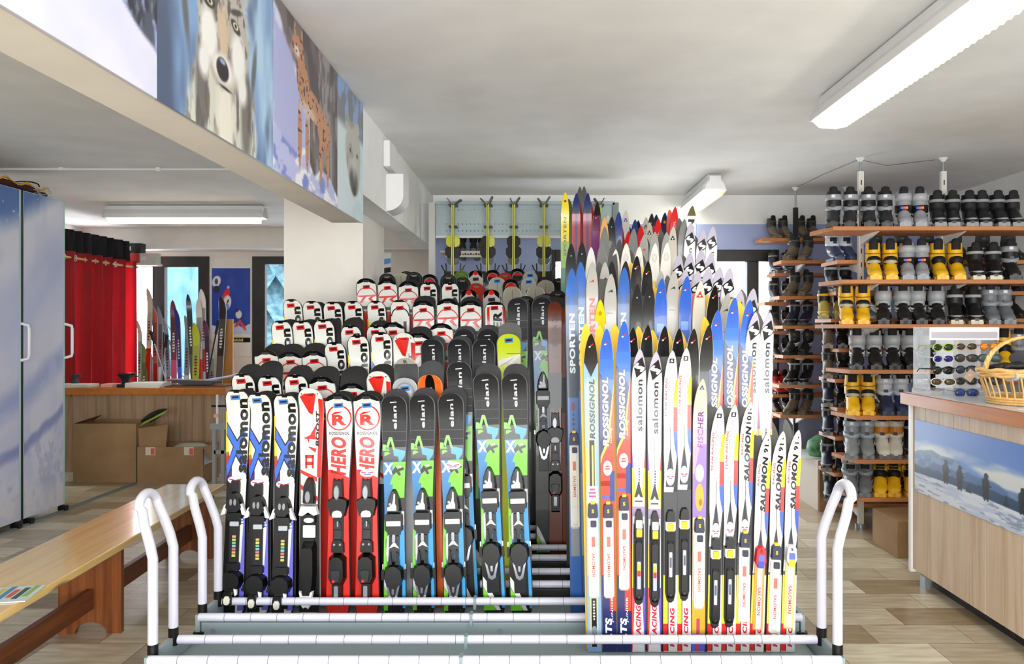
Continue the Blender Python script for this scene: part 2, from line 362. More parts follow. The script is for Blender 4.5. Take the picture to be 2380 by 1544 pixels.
# ---- printed boards on the beam
def p_snow(U, V):
    n = fbm(U*5, V*5); C = np.ones(U.shape+(3,))*np.array([.91, .91, .985]); C = lay(C, sstep(n, .4, .8)*.5, (.82, .84, .97))
    edge = .62-(U-.35)*.75+.04*vn(U*12, V*3)
    tr = sstep(V, edge, edge+.03)*sstep(U, .15, .3); C = lay(C, tr, (.30, .33, .40)); C = lay(C, tr*sstep(fbm(U*24, V*6), .45, .6), (.62, .67, .85)); C = lay(C, tr*sstep(fbm(U*30+9, V*9), .55, .7), (.17, .18, .22))
    return C
def p_wolf(U, V):
    C = np.ones(U.shape+(3,))*np.array([.52, .66, .84]); C = lay(C, sstep(fbm(U*5, V*1.2), .45, .7), (.72, .85, .97)); C = lay(C, sstep(fbm(U*4+5, V*1.2+2), .55, .75), (.30, .38, .52))
    C = lay(C, sstep(.16-U, 0, .12), (.30, .36, .48))
    hair = fbm(U*45, V*10, 3); mane = ell(U, V, .5, .0, .32, .60, .12, 0, (hair-.5)*.25)
    C = lay(C, mane, (.83, .84, .79)); C = lay(C, mane*sstep(fbm(U*26, V*7), .5, .68), (.47, .44, .43)); C = lay(C, mane*ell(U, V, .5, .1, .1, .4, .5), (.93, .91, .86))
    C = lay(C, mane*ell(U, V, .30, .22, .06, .4, .5)*.8, (.35, .33, .33)); C = lay(C, mane*ell(U, V, .70, .22, .07, .42, .5)*.8, (.38, .36, .35))
    cx = .49-.10*(V-.4)
    head = np.maximum(ell(U, V, .50, .52, .24, .30, .1, 0, (hair-.5)*.18), ell(U, V, .5, .90, .26, .3, .2)); C = lay(C, head, (.76, .74, .70)); C = lay(C, head*sstep(fbm(U*34, V*14), .48, .66)*sstep(V, .2, .5), (.42, .38, .36))
    for s in (-1, 1):
        C = lay(C, ell(U, V, .49+s*.13, .44, .085, .15, .4), (.96, .96, .95)); C = lay(C, ell(U, V, .49+s*.17, .30, .06, .10, .5), (.94, .94, .93))
        C = lay(C, ell(U, V, .48+s*.115, .585, .055, .030, .3, -s*.3), (.20, .17, .15)); C = lay(C, ell(U, V, .48+s*.115, .59, .030, .020, .3), (.84, .86, .72)); C = lay(C, ell(U, V, .48+s*.115, .59, .012, .013, .3), (.03, .03, .03))
        C = lay(C, ell(U, V, .48+s*.12, .66, .08, .02, .5, s*.4), (.30, .26, .24)); C = lay(C, ell(U, V, .48+s*.30, .45, .03, .2, .6, -s*.15)*.8, (.35, .33, .31))
    C = lay(C, ell(U, V, .48, .50, .055, .17, .5), (.86, .76, .64)); C = lay(C, ell(U, V, .48, .33, .12, .085, .4), (.96, .94, .92))
    C = lay(C, ell(U, V, .475, .325, .060, .060, .2), (.12, .10, .12)); C = lay(C, ell(U, V, .475, .362, .035, .016, .5), (.60, .68, .85))
    C = lay(C, ell(U, V, .50, .245, .075, .010, .6), (.20, .17, .17))
    return C
def p_lynx(U, V):
    C = np.ones(U.shape+(3,))*np.array([.47, .43, .44]); C = lay(C, sstep(fbm(U*9, V*3), .45, .65), (.33, .29, .30)); C = lay(C, sstep(fbm(U*16+2, V*5), .58, .7)*.6, (.72, .71, .74))
    hill = sstep(.95-V-.9*U+.1*fbm(U*6, V*6), 0, .06)*(U < .5); C = lay(C, hill, (.72, .74, .93)); C = lay(C, hill*sstep(fbm(U*6, V*4), .5, .7), (.88, .90, .99))
    g = .26-.22*U+.12*vn(U*7, V*0+2); gr = sstep(g-V, 0, .03); C = lay(C, gr, (.76, .78, .96)); C = lay(C, gr*sstep(fbm(U*9, V*12), .5, .65), (.97, .97, 1)); C = lay(C, gr*sstep(fbm(U*7+4, V*9), .6, .7), (.50, .56, .84))
    fur = (.78, .56, .42); n = (fbm(U*60, V*30, 2)-.5)*.15
    body = np.maximum.reduce([ell(U, V, .55, .57, .24, .10, .15, -.25, n), ell(U, V, .40, .66, .10, .16, .15, .2, n), ell(U, V, .33, .84, .10, .085, .15, 0, n), ell(U, V, .74, .47, .12, .14, .15, 0, n)])
    for x, w in ((.35, .032), (.46, .03), (.69, .034), (.81, .034)): body = np.maximum(body, ell(U, V, x, .32, w, .24, .2, .0, n))
    for x in (.28, .38): body = np.maximum(body, ell(U, V, x, .94, .018, .055, .3))
    C = lay(C, body, fur); C = lay(C, body*sstep(V, .6, .35)*.0, fur); C = lay(C, body*ell(U, V, .45, .5, .2, .07, .5)*.6, (.95, .88, .80))
    C = lay(C, body*sstep(vn(U*48, V*44), .74, .82), (.28, .17, .12)); C = lay(C, ell(U, V, .31, .82, .05, .04, .4), (.92, .86, .80)); C = lay(C, ell(U, V, .30, .855, .012, .01, .4), (.1, .08, .06)); C = lay(C, ell(U, V, .30, .815, .013, .010, .4), (.3, .15, .13))
    return C
def p_bear(U, V):
    C = np.ones(U.shape+(3,))*np.array([.86, .93, .96]); C = lay(C, sstep(V, .62, .72)*.95, (.46, .49, .53)); C = lay(C, sstep(V, .62, .72)*sstep(fbm(U*6, V*4), .5, .65), (.55, .68, .88)); C = lay(C, sstep(fbm(U*5, V*9), .5, .7)*sstep(.5-V, 0, .2)*.4, (.75, .86, .92))
    n = (fbm(U*30, V*20, 2)-.5)*.15; b = np.maximum.reduce([ell(U, V, .58, .52, .32, .25, .15, 0, n), ell(U, V, .63, .38, .25, .22, .15, 0, n), ell(U, V, .36, .72, .10, .07, .2), ell(U, V, .75, .74, .10, .06, .2)])
    C = lay(C, b, (.77, .77, .73)); C = lay(C, b*sstep(fbm(U*12, V*8), .5, .7)*.7, (.58, .57, .54)); C = lay(C, b*ell(U, V, .60, .30, .2, .13, .5), (.28, .28, .29))
    C = lay(C, ell(U, V, .62, .22, .09, .05, .3), (.10, .10, .11)); C = lay(C, ell(U, V, .46, .52, .035, .025, .4), (.12, .10, .10)); C = lay(C, ell(U, V, .74, .52, .035, .025, .4), (.12, .10, .10)); C = lay(C, ell(U, V, .62, .40, .13, .12, .6)*.6, (.88, .87, .84))
    return C
for nm, y0, y1, fn, lab, nn in (('snow_slope_board', 1.0, 2.0, p_snow, 'printed board of a snowy slope with dark trees, nearest on the beam', (150, 110)),
        ('wolf_board', 2.0, 2.874, p_wolf, 'printed board showing a grey wolf on the beam', (230, 190)),
        ('lynx_board', 2.874, 3.80, p_lynx, 'printed board showing a spotted lynx on snowy rocks', (200, 160)),
        ('bear_board', 3.80, 4.36, p_bear, 'printed board showing a pale bear, last on the beam', (120, 140))):
    o = picture(nm, (XB+.003, y0+.003, 2.04), (0, y1-y0-.004, 0), (0, 0, .655), nn[0], nn[1], fn, None, .012)
    tag(o, lab, 'poster', 'wildlife boards along the beam')

# ---- sliding cabinet on the left
def p_cab(k):
    def f(U, V):
        u = U+k; C = np.ones(U.shape+(3,))*np.array([.89, .90, .96])
        top = .80+.10*(U-.5)+.12*k+.03*fbm(U*6, V*6); sky = sstep(V, top, top+.09)
        r1 = .60+.20*(u-.1)**1.0+.02*fbm(u*5, V*4); C = lay(C, sstep(r1-V, -.01, .10), (.80, .82, .93)); r2 = .47+.22*u-.05*u*u; C = lay(C, sstep(r2-V, 0, .16)*.9, (.88, .88, .95)); C = lay(C, ell(u, V, 1.5, .70, .9, .06, .8, .22)*.6, (.72, .76, .90))
        C = lay(C, sstep(fbm(u*2, V*5+2), .45, .7)*.4, (.74, .77, .92)); r3 = .30+.13*(u-.2)+.03*fbm(u*4, V*3); b3 = sstep(r3-V, -.01, .05)*sstep(V-(r3-.13), 0, .08); C = lay(C, b3*.85, (.62, .67, .86)); C = lay(C, b3*sstep(fbm(u*7, V*14), .5, .65)*.5, (.80, .82, .95))
        r4 = .13+.10*u+.02*fbm(u*6, V*3); b4 = sstep(r4-V, 0, .02)*sstep(V-(r4-.06), 0, .03); C = lay(C, b4*.8, (.52, .56, .78)); C = lay(C, sstep(fbm(u*9, V*30), .52, .66)*sstep(.30-V, 0, .1)*.5, (.66, .70, .84)); C = lay(C, sstep(.10-V, 0, .05)*.6, (.90, .89, .93))
        C = lay(C, sky, (.33, .48, .75)); C = lay(C, sky*sstep(vn(u*60, V*150), .93, .96), (.9, .93, 1))
        return C
    return f
XK = -3.78
t = thing('storage_cabinet', 'tall sliding-door cabinet printed with a snowy mountain, left edge', 'cabinet', (0, 0, 0))
mb = MB(); mb.box(XK-.55, XK-.035, 4.2, 6.26, .05, 2.45, M((.78, .84, .84), .5)); mb.build('body', t, .004)
for k, (a, b) in enumerate(((4.75, 5.72), (5.745, 6.25))):
    d = MB(); d.box(XK-.03, XK-.004, a, b, .05, 2.47, M((.72, .86, .86), .5)); d = d.build('door', t, .003)
    picture('door_print', (XK-.004, a+.002, .055), (0, b-a-.03, 0), (0, 0, 2.41), 90, 220, p_cab(k), d, .002)
    yy = b-.06 if k == 0 else b+.0
    h = MB(); hy = b+.01
    h.tube([(XK-.002, hy-.012, 1.22), (XK+.05, hy-.012, 1.235), (XK+.055, hy-.012, 1.26), (XK+.055, hy-.012, 1.45), (XK+.05, hy-.012, 1.475), (XK-.002, hy-.012, 1.49)], .011, WHT, 8); h.build('handle', d)
mb = MB(); mb.box(XK-.03, XK-.004, 5.722, 5.743, .05, 2.47, BLK); mb.build('door_gap', t)
mb = MB()
for y in (5.66, 5.8, 6.22): mb.tube([(XK-.03, y, .025), (XK+.03, y, .025)], .024, BLK, 12)
mb.build('roller', t)
mb = MB(); mb.box(XK-.02, XK+.03, 4.2, 7.3, 0, .006, STEEL); mb.box(XK-.005, XK+.0, 4.2, 7.3, .006, .014, STEEL); mb.box(XK+.012, XK+.017, 4.2, 7.3, .006, .014, STEEL)
tag(mb.build('sliding_door_track'), 'metal door track on the floor running back from the cabinet', 'track')
# bag on the cabinet
t = thing('kit_bag', 'black and maroon bag with yellow cord on top of the cabinet', 'bag', (XK-.33, 5.72, 2.47))
mb = MB(); rings = []
for i in range(15):
    a = i/14; y = -.55+1.1*a; h = .10+.015*math.sin(a*25); w = .22*(1 if .1 < a < .9 else .8)
    rings.append([(w*math.cos(q)*1., y, h/2+.002+h/2*math.sin(q)*(1+.1*math.sin(3*q+i))) for q in [2*math.pi*k/14 for k in range(14)]])
mb.loft(rings, noisy('bag_fabric', (.10, .09, .09), (.38, .12, .12), 6, .8)); mb.build('bag_body', t)
mb = MB(); mb.tube([(.2+.01*math.sin(i), -.52+i*.035, .085+.018*math.sin(i*.9)) for i in range(31)], .008, M((.95, .70, .15), .6), 6)
mb.build('cord', t)
mb = MB()
for k in range(4): mb.tube([(.222-.0*k, .30+.02*i, .025+.02*k+.012*math.sin(i*.7+k)) for i in range(12)], .003, M((.85, .82, .75), .6), 6)
mb.tube([(.05+.14*math.cos(a), .42+.02*math.sin(a), .10+.045*math.sin(a)) for a in [i*.35 for i in range(10)]], .005, BLK, 6); mb.build('strap', t)

# ---- changing corner curtain
def curtain(name, lab, c, p0, p1, z0, z1, amp, folds):
    mb = MB(); n = folds*10; p0 = Vector(p0); p1 = Vector(p1); d = (p1-p0); L = d.length; d.normalize(); q = Vector((-d.y, d.x))
    rows = []
    for zi in range(9):
        z = z0+(z1-z0)*zi/8; row = []
        for i in range(n+1):
            s = i/n; a = amp*(1.15-.25*zi/8)*math.sin(s*folds*2*math.pi+.5*math.sin(s*9+zi*.25)); a += amp*.35*math.sin(s*folds*4.7*math.pi+2)
            p = p0+d*(L*s)+q*a; row.append((p.x, p.y, z))
        rows.append(row)
    vs = [p for r in rows for p in r]; k = n+1
    mb.add(vs, [(j*k+i, j*k+i+1, (j+1)*k+i+1, (j+1)*k+i) for j in range(8) for i in range(n)], c, True)
    return mb
def red(nt, bs):
    bs.inputs['Base Color'].default_value = (*s2l((.56, .05, .09)), 1); bs.inputs['Subsurface Weight'].default_value = 0
    tr = N(nt, 'ShaderNodeBsdfTranslucent'); tr.inputs[0].default_value = (*s2l((.70, .06, .10)), 1); mx = N(nt, 'ShaderNodeMixShader'); mx.inputs[0].default_value = .3
    nt.links.new(bs.outputs[0], mx.inputs[1]); nt.links.new(tr.outputs[0], mx.inputs[2]); nt.links.new(mx.outputs[0], nt.nodes['Material Output'].inputs[0])
REDC = nodemat('red_curtain_cloth', red, .7)
ya, yb, xa, xb = 7.95, 9.38, -4.88, -4.86
t = thing('red_curtain', 'red eyelet curtain on a wooden rod behind the left counter', 'curtain', (0, 0, 0))
curtain('cloth', '', REDC, (xa, ya), (xb, yb), .05, 2.26, .065, 6).build('cloth', t)
e = MB()
for i in range(8):
    s = (i+.25)/7.6; x = xa+(xb-xa)*s+.03; y = ya+(yb-ya)*s
    e.tube([(x, y+.028*math.cos(a), 2.19+.028*math.sin(a)) for a in [k*math.pi/6 for k in range(12)]], .007, M((.85, .82, .78), .25, .8), 6, closed=True)
e.build('eyelet', t)
mb = MB(); mb.tube([(xa+.035, ya-.1, 2.19), (xb+.035, yb+.03, 2.19)], .013, M((.85, .66, .42), .5), 8)
tag(mb.build('curtain_rod'), 'wooden curtain rod through the eyelets of the red curtain', 'rod')
mb = curtain('valance', '', M((.07, .07, .08), .85), (xa-.06, ya), (xb-.06, yb), 2.22, 2.50, .035, 9)
tag(mb.build('black_valance'), 'gathered black cloth hanging above the red curtain', 'curtain')
for i, (x, y, z, c, lab) in enumerate([(-4.90, 9.50, 2.37, (.08, .08, .09), 'black box, topmost at the end of the curtain'), (-4.92, 9.50, 2.249, (.75, .20, .20), 'red and white box below the black box at the curtain end'), (-4.715, 9.50, 2.249, (.80, .80, .76), 'white box furthest right at the curtain end')]):
    mb = MB(); mb.box(x-.10, x+.10, y-.06, y+.06, z, z+.118, M(c, .5)); mb.box(x-.08, x-.02, y-.062, y-.06, z+.03, z+.08, WHT)
    tag(mb.build('cardboard_box', bevel=.003), lab, 'box')
mb = MB(); mb.box(-5.10, -4.61, 9.42, 9.59, 2.22, 2.248, M((.80, .78, .74), .6)); mb.box(-5.08, -5.05, 9.42, 9.59, 0, 2.22, M((.80, .78, .74), .6))
tag(mb.build('wall_shelf'), 'narrow pale shelf unit at the end of the curtain', 'shelf')

# ---- left counter
t = thing('service_counter', 'pine service counter with brown top in the left room', 'counter', (0, 0, 0)); yc = 7.75
cx0, cx1 = -4.74, XP(530, yc)
mb = MB(); nb = 13
for i in range(nb):
    a = cx0+(cx1-.12-cx0)*i/nb; b = cx0+(cx1-.12-cx0)*(i+1)/nb; mb.box(a+.0015, b-.0015, yc, yc+.02, .03, .80, BOARD_SHADED)
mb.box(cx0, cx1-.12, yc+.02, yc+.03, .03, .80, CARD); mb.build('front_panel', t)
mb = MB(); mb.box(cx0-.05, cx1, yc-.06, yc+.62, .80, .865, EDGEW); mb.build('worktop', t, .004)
mb = MB(); mb.box(cx1-.15, cx1-.12, yc+.03, yc+.55, 0, .80, BOARD_SHADED); mb.build('side_panel', t)
zt = .866
def onc(name, lab, cat, px, y, fn, rz=0):
    t = thing(name, lab, cat, (XP(px, y), y, zt), rz); fn(t); return t
def papers(t, n=3, w=.21, d=.29, c=(.95, .95, .93)):
    mb = MB()
    for k in range(n):
        a = random.uniform(-.12, .12); ca, sa = math.cos(a), math.sin(a)
        P = [(ca*x-sa*y, sa*x+ca*y) for x, y in ((-w/2, -d/2), (w/2, -d/2), (w/2, d/2), (-w/2, d/2))]
        mb.add([(x, y, k*.008) for x, y in P]+[(x, y, k*.008+.0075) for x, y in P], [(3, 2, 1, 0), (4, 5, 6, 7), (0, 1, 5, 4), (1, 2, 6, 5), (2, 3, 7, 6), (3, 0, 4, 7)], M(c, .6))
    mb.build('sheet_stack', t)
onc('paper_stack', 'stack of white papers near the cabinet end of the counter', 'papers', 178, 7.86, lambda t: papers(t, 4, .34, .2))
onc('paper_pile', 'crumpled white paper pile in the middle of the left counter', 'papers', 345, 7.86, lambda t: papers(t, 6, .36, .22))
onc('pink_paper_stack', 'small stack of pink paper beside the black punch', 'papers', 258, 7.9, lambda t: papers(t, 4, .12, .16, (.96, .72, .70)))
def punch(t):
    mb = MB(); mb.box(-.07, .07, -.05, .05, 0, .03, BLK); mb.loft([[(x*s, y*s, z) for x, y in ((-.06, -.045), (.06, -.045), (.06, .045), (-.06, .045))] for z, s in ((.03, .6), (.06, .5), (.09, .75), (.13, 1.1), (.14, 1.0))], M((.10, .13, .17), .25)); mb.build('body', t, .004)
    mb = MB(); mb.tube([(-.08, 0, .12), (.09, 0, .135), (.11, 0, .10)], .012, M((.12, .16, .2), .2), 8); mb.build('lever', t)
onc('hole_punch', 'black glossy hand tool standing on the left counter', 'tool', 293, 7.86, punch)
def jar(t):
    mb = MB(); mb.lathe([(.03, 0), (.035, .01), (.035, .07), (.02, .075), (.02, .10), (.034, .105), (.034, .13), (.001, .132)], M((.16, .26, .30), .3), 14); mb.build('body', t)
    mb = MB(); mb.tube([(.03, 0, .115), (.06, 0, .115), (.06, 0, .09)], .006, M((.16, .26, .30), .3), 6); mb.build('spout', t)
onc('pump_bottle', 'small dark green pump bottle on the left counter by the curtain', 'bottle', 175, 7.95, jar)
def press(t):
    mb = MB(); mb.box(-.35, .33, -.12, .12, 0, .012, M((.45, .28, .16), .6)); mb.build('base_board', t)
    mb = MB(); mb.add([(-.28, -.08, .075), (.24, -.08, .06), (.24, .1, .06), (-.28, .1, .075), (-.12, -.04, .02), (.16, -.04, .018), (.16, .06, .018), (-.12, .06, .02)], [(0, 1, 2, 3), (4, 7, 6, 5), (0, 4, 5, 1), (1, 5, 6, 2), (2, 6, 7, 3), (3, 7, 4, 0)], STEEL); mb.build('tray', t)
    mb = MB(); mb.tube([(.1, 0, .06), (.34, 0, .10), (.58, 0, .17)], .012, M((.80, .82, .95), .3), 8); mb.build('arm', t)
onc('waxing_tray', 'low steel tray with an arm on the right end of the left counter', 'tray', 455, 7.95, press)
# cardboard boxes
def obox(name, lab, x0, x1, y0, y1, h, flaps, extra=None):
    t = thing(name, lab, 'box', ((x0+x1)/2, y0, 0)); w = (x1-x0)/2; d = y1-y0; th = .006
    mb = MB(); mb.box(-w, w, 0, th, 0, h, CARD); mb.box(-w, w, d-th, d, 0, h, CARD); mb.box(-w, -w+th, th, d-th, 0, h, CARD); mb.box(w-th, w, th, d-th, 0, h, CARD); mb.box(-w, w, th, d-th, 0, th, CARD); mb.build('carton', t)
    for fl in flaps:
        f = MB(); f.add(fl, [(0, 1, 2, 3)], CARD); f.add([(x, y, z-.004) for x, y, z in fl], [(3, 2, 1, 0)], CARD); f.build('flap', t)
    if extra: extra(t, w, d, h)
    return t
yb1 = 7.37
obox('cardboard_box', 'large open brown cardboard box in front of the left counter', XP(170, yb1), XP(316, yb1), yb1, yb1+.36, .556,
     [[(-.29, 0, .556), (-.29, .36, .556), (-.23, .36, .60), (-.20, 0, .585)]])
def ex2(t, w, d, h):
    mb = MB(); m = M((.85, .78, .72), .5)
    for x in (-.23, .13): mb.box(x, x+.09, -.002, 0, h-.075, h, m); mb.box(x+.05, x+.085, -.003, -.002, h-.07, h-.01, M((.85, .35, .30), .5)); mb.build('tape', t); mb = MB()
    mb = MB(); mb.box(w, w+.002, .03, .2, h-.17, h-.01, M((.85, .88, .95), .5)); mb.build('label_sheet', t)
    mb = MB(); mb.loft([[(.12+.17*math.cos(a)*s, d/2+.1*math.sin(a)*s, z) for a in [k*math.pi/6 for k in range(12)]] for z, s in ((.25, 1), (.33, .95), (.355, .6), (.36, .1))], M((.62, .62, .55), .5)); mb.build('bag_of_parts', t)
yb2 = 7.3
obox('cardboard_box', 'low open brown cardboard box with taped front, under the left counter', XP(319, yb2), XP(472, yb2), yb2, yb2+.36, .345,
     [[(-.30, .02, .345), (-.05, .02, .345), (-.02, .0, .56), (-.30, .0, .52)], [(.305, 0, .345), (.305, .3, .345), (.37, .3, .22), (.37, 0, .22)]], ex2)
t = thing('hiking_shoe', 'black and green shoe lying on the open box flaps', 'shoe', (XP(357, 7.45), 7.45, .60), -.3)
mb = MB(); mb.loft([[(x, r*math.cos(a), x*.45+r*.8*math.sin(a)+.02) for a in [k*math.pi/6 for k in range(12)]] for x, r in ((-.14, .01), (-.11, .04), (-.03, .055), (.05, .05), (.11, .03), (.15, .008))], BLK); mb.build('upper', t)
mb = MB(); mb.add([(-.12, -.05, -.08), (.16, -.04, .05), (.19, -.03, .09), (-.08, -.05, -.04)], [(0, 1, 2, 3)], M((.55, .66, .25), .6)); mb.build('sole', t)
# steel trestle
t = thing('steel_trestle', 'grey steel trestle with clamp beside the left counter end', 'trestle', (0, 0, 0))
mb = MB(); g = M((.62, .63, .63), .5); yt = 7.0
for px in (497, 517): mb.box(XP(px-4, yt), XP(px+4, yt), yt, yt+.03, 0, .58, g)
mb.box(XP(489, yt), XP(560, yt), yt-.01, yt+.04, .55, .60, g); mb.box(XP(497, yt), XP(560, yt), yt, yt+.03, .33, .36, g); mb.box(XP(540, yt), XP(548, yt), yt, yt+.03, 0, .58, g); mb.build('frame', t)
mb = MB(); mb.tube([(XP(505, yt), yt, .60), (XP(505, yt), yt, .86)], .012, WHT, 8); mb.tube([(XP(492, yt), yt, .76), (XP(528, yt), yt, .76)], .01, BLK, 8); mb.tube([(XP(505, yt), yt-.02, .66), (XP(505, yt), yt-.02, .69)], .025, M((.95, .68, .60), .4), 10); mb.build('clamp', t)

# ---- snowboard poster and plate on rear wall
def p_snb(U, V):
    C = np.ones(U.shape+(3,))*np.array([.12, .26, .66]); C = lay(C, sstep(V, .3, 1)*.5, (.10, .20, .56)); C = lay(C, sstep(fbm(U*4, V*4), .5, .7)*.2, (.3, .45, .8))
    g = sstep(.10+.08*vn(U*5, V*0)-V, 0, .02); C = lay(C, g, (.82, .86, .97))
    W_ = (.90, .90, .90)
    C = lay(C, ell(U, V, .12, .80, .13, .09, .2, .3), W_); C = lay(C, ell(U, V, .12, .80, .05, .05, .2, .3), (.25, .3, .45)); C = lay(C, ell(U, V, .12, .68, .10, .06, .2), (.13, .17, .2)); C = lay(C, ell(U, V, .28, .80, .12, .012, .3, .8), (.2, .25, .3))
    C = lay(C, ell(U, V, .40, .64, .09, .05, .2), (.85, .12, .15)); C = lay(C, ell(U, V, .36, .58, .09, .05, .2), (.90, .16, .16)); C = lay(C, ell(U, V, .43, .71, .035, .025, .2), (.85, .75, .72)); C = lay(C, ell(U, V, .40, .48, .13, .11, .2, .9), W_); C = lay(C, ell(U, V, .40, .42, .05, .06, .2, .9), (.45, .55, .8)); C = lay(C, ell(U, V, .42, .5, .04, .02, .2, .9), (.1, .12, .2))
    C = lay(C, ell(U, V, .70, .30, .09, .07, .2), W_); C = lay(C, ell(U, V, .66, .36, .04, .03, .2), (.2, .25, .3)); C = lay(C, ell(U, V, .68, .16, .11, .035, .2, .5), (.85, .35, .35)); C = lay(C, ell(U, V, .82, .12, .11, .035, .2, -.7), (.90, .30, .32))
    return C
pt = thing('snowboard_poster', 'blue poster of snowboarders on the rear wall between the windows', 'poster', (0, 0, 0))
x0, x1 = XP(490, YL-.02), XP(583, YL-.02)
mb = MB(); mb.box(x0, x1, YL-.012, YL-.002, ZP(828, YL), ZP(620, YL), M((.93, .92, .90), .5)); mb.build('backing', pt)
picture('print', (x0+.01, YL-.013, ZP(777, YL)), (x1-x0-.02, 0, 0), (0, 0, ZP(624, YL)-ZP(777, YL)), 90, 130, p_snb, pt, .002)
mb = MB(); mb.box(x0+.22, x1-.01, YL-.016, YL-.012, ZP(796, YL), ZP(785, YL), BLK)
[mb.box(x0+.25+k*.018, x0+.262+k*.018, YL-.0165, YL-.016, ZP(794, YL), ZP(787, YL)-.01*(k % 2), M((.9, .85, .4), .5)) for k in range(9)]; mb.build('caption_strip', pt)

# ---- bench
t = thing('wooden_bench', 'long varnished pine bench with plank legs at lower left', 'bench', (-2.02, 5.05, 0), math.radians(3.2)); bl = 3.3
mb = MB(); mb.box(-.37, 0, -bl, 0, .415, .45, PINE); mb.build('seat', t, .006)
def leg(y):
    mb = MB(); n = 12; P = [(-.33, .02), (-.33, .415), (-.04, .415), (-.04, 0)]
    arc = [(-.105-.075*(1-math.cos(math.pi*i/n)), .0+.055*math.sin(math.pi*i/n)) for i in range(n+1)]
    P = [(-.33, 0), (-.33, .415), (-.04, .415), (-.04, 0)]+arc
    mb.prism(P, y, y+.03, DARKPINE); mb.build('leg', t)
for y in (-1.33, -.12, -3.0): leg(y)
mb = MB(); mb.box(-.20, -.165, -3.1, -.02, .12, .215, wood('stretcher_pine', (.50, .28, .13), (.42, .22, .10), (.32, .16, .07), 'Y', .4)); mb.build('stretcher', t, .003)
t = thing('brochure', 'coloured folded brochure lying on the bench at the left edge', 'brochure', (-1.97, 2.92, .451), .2)
mb = MB(); mb.box(-.10, .08, -.08, .10, 0, .004, M((.85, .90, .90), .4)); mb.build('cover', t)
mb = MB()
for k in range(6): mb.box(-.09+k*.027, -.07+k*.027, -.05+.02*(k % 2), .06+.02*(k % 3), .004, .0046, M([(.2, .55, .45), (.85, .8, .3), (.3, .6, .75), (.85, .35, .3), (.15, .35, .3), (.6, .75, .4)][k], .4))
mb.build('print', t)
# ================================================================ ski racks
RZ = .257                                             # height of the white rails
TRAY = .180
def rail(x0, x1, y, z, r=.017, seg=.105):
    mb = MB(); n = int((x1-x0)/seg)
    xs = [x0+(x1-x0)*i/n for i in range(n+1)]; pts = []; rs = []
    for i, x in enumerate(xs):
        if i in (0, n): pts.append((x, y, z)); rs.append(r)
        else:
            pts += [(x-.0012, y, z), (x+.0012, y, z)]; rs += [r, r]
    mb.tube(pts, rs, RAILW, 20)
    for x in xs[1:-1]: mb.tube([(x-.0011, y, z), (x+.0011, y, z)], r*1.012, M((.42, .42, .46), .6), 20, cap=False)
    return mb
def handle(sx, X, y0, y1, top):
    b = -1 if sx < 0 else 1; pts = [(X, y0, .30), (X, y0, top-.22)]
    pts += [(X+b*.012, y0+.002, top-.17), (X+b*.035, y0+.008, top-.10), (X+b*.050, y0+.022, top-.05)]
    ym = (y0+y1)/2; R = (y1-y0)/2-.01
    for i in range(1, 10): a = math.pi*i/10; pts.append((X+b*(.055+.008*math.sin(a)), ym-R*math.cos(a), top-.055+.055*math.sin(a)))
    pts += [(X+b*.050, y1-.022, top-.05), (X+b*.035, y1-.008, top-.10), (X+b*.012, y1-.002, top-.17), (X, y1, top-.22), (X, y1, .30)]
    mb = MB(); mb.tube(pts, .018, RAILW, 14); return mb
def rack(y0, label, x0=-1.40, x1=1.09, left=None, right=None, GREYP=GREYP):
    t = thing('ski_rack', label, 'rack', (0, 0, 0), 0, 'steel ski racks one behind the other'); y1 = y0+.19
    rail(x0, x1, y0, RZ).build('front_rail', t); rail(x0+.02, x1-.02, y1, RZ).build('back_rail', t)
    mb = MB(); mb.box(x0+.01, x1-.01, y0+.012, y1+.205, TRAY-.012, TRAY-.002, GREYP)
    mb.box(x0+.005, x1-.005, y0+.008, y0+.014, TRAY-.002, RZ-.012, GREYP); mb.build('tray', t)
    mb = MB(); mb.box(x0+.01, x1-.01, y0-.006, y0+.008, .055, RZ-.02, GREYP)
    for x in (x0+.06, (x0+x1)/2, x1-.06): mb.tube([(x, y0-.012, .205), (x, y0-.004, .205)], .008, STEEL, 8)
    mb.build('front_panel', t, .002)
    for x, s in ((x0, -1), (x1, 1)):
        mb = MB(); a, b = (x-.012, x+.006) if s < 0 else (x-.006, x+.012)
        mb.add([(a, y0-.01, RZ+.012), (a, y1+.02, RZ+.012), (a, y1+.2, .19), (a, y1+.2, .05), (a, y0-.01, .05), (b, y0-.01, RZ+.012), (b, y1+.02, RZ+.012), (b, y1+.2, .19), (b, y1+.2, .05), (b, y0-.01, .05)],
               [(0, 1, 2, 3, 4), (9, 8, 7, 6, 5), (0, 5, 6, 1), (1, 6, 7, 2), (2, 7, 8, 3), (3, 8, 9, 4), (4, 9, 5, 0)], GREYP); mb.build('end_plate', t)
        mb = MB(); mb.box(x-.022, x+.022, y0-.014, y0+.016, .0, .20, BLK); mb.build('foot', t, .003); mb = MB(); mb.box(x-.02, x+.02, y1+.16, y1+.20, 0, .20, BLK); mb.build('foot', t, .003)
    x = (x0+x1)/2-.12
    for y in (y0, y1): mb = MB(); mb.box(x-.006, x+.006, y-.02, y+.02, RZ-.03, RZ+.019, GREYP); mb.build('rail_clip', t)
    for sx, X, top in ((-1, x0, left), (1, x1, right)):
        if top:
            h = handle(sx, X, y0+.03, y1, top).build('handle', t)
            for y in (y0+.03, y1): mb = MB(); mb.tube([(X, y, RZ-.02), (X, y, .305)], .019, BLK, 12); mb.build('collar', h)
    return t
RK = [2.81+.42*i for i in range(8)]
rack(RK[0], 'nearest grey ski rack with a white loop handle at each end', left=.835, right=.87)
rack(RK[1], 'second ski rack holding the front row of alpine skis, handle at left', left=.80)
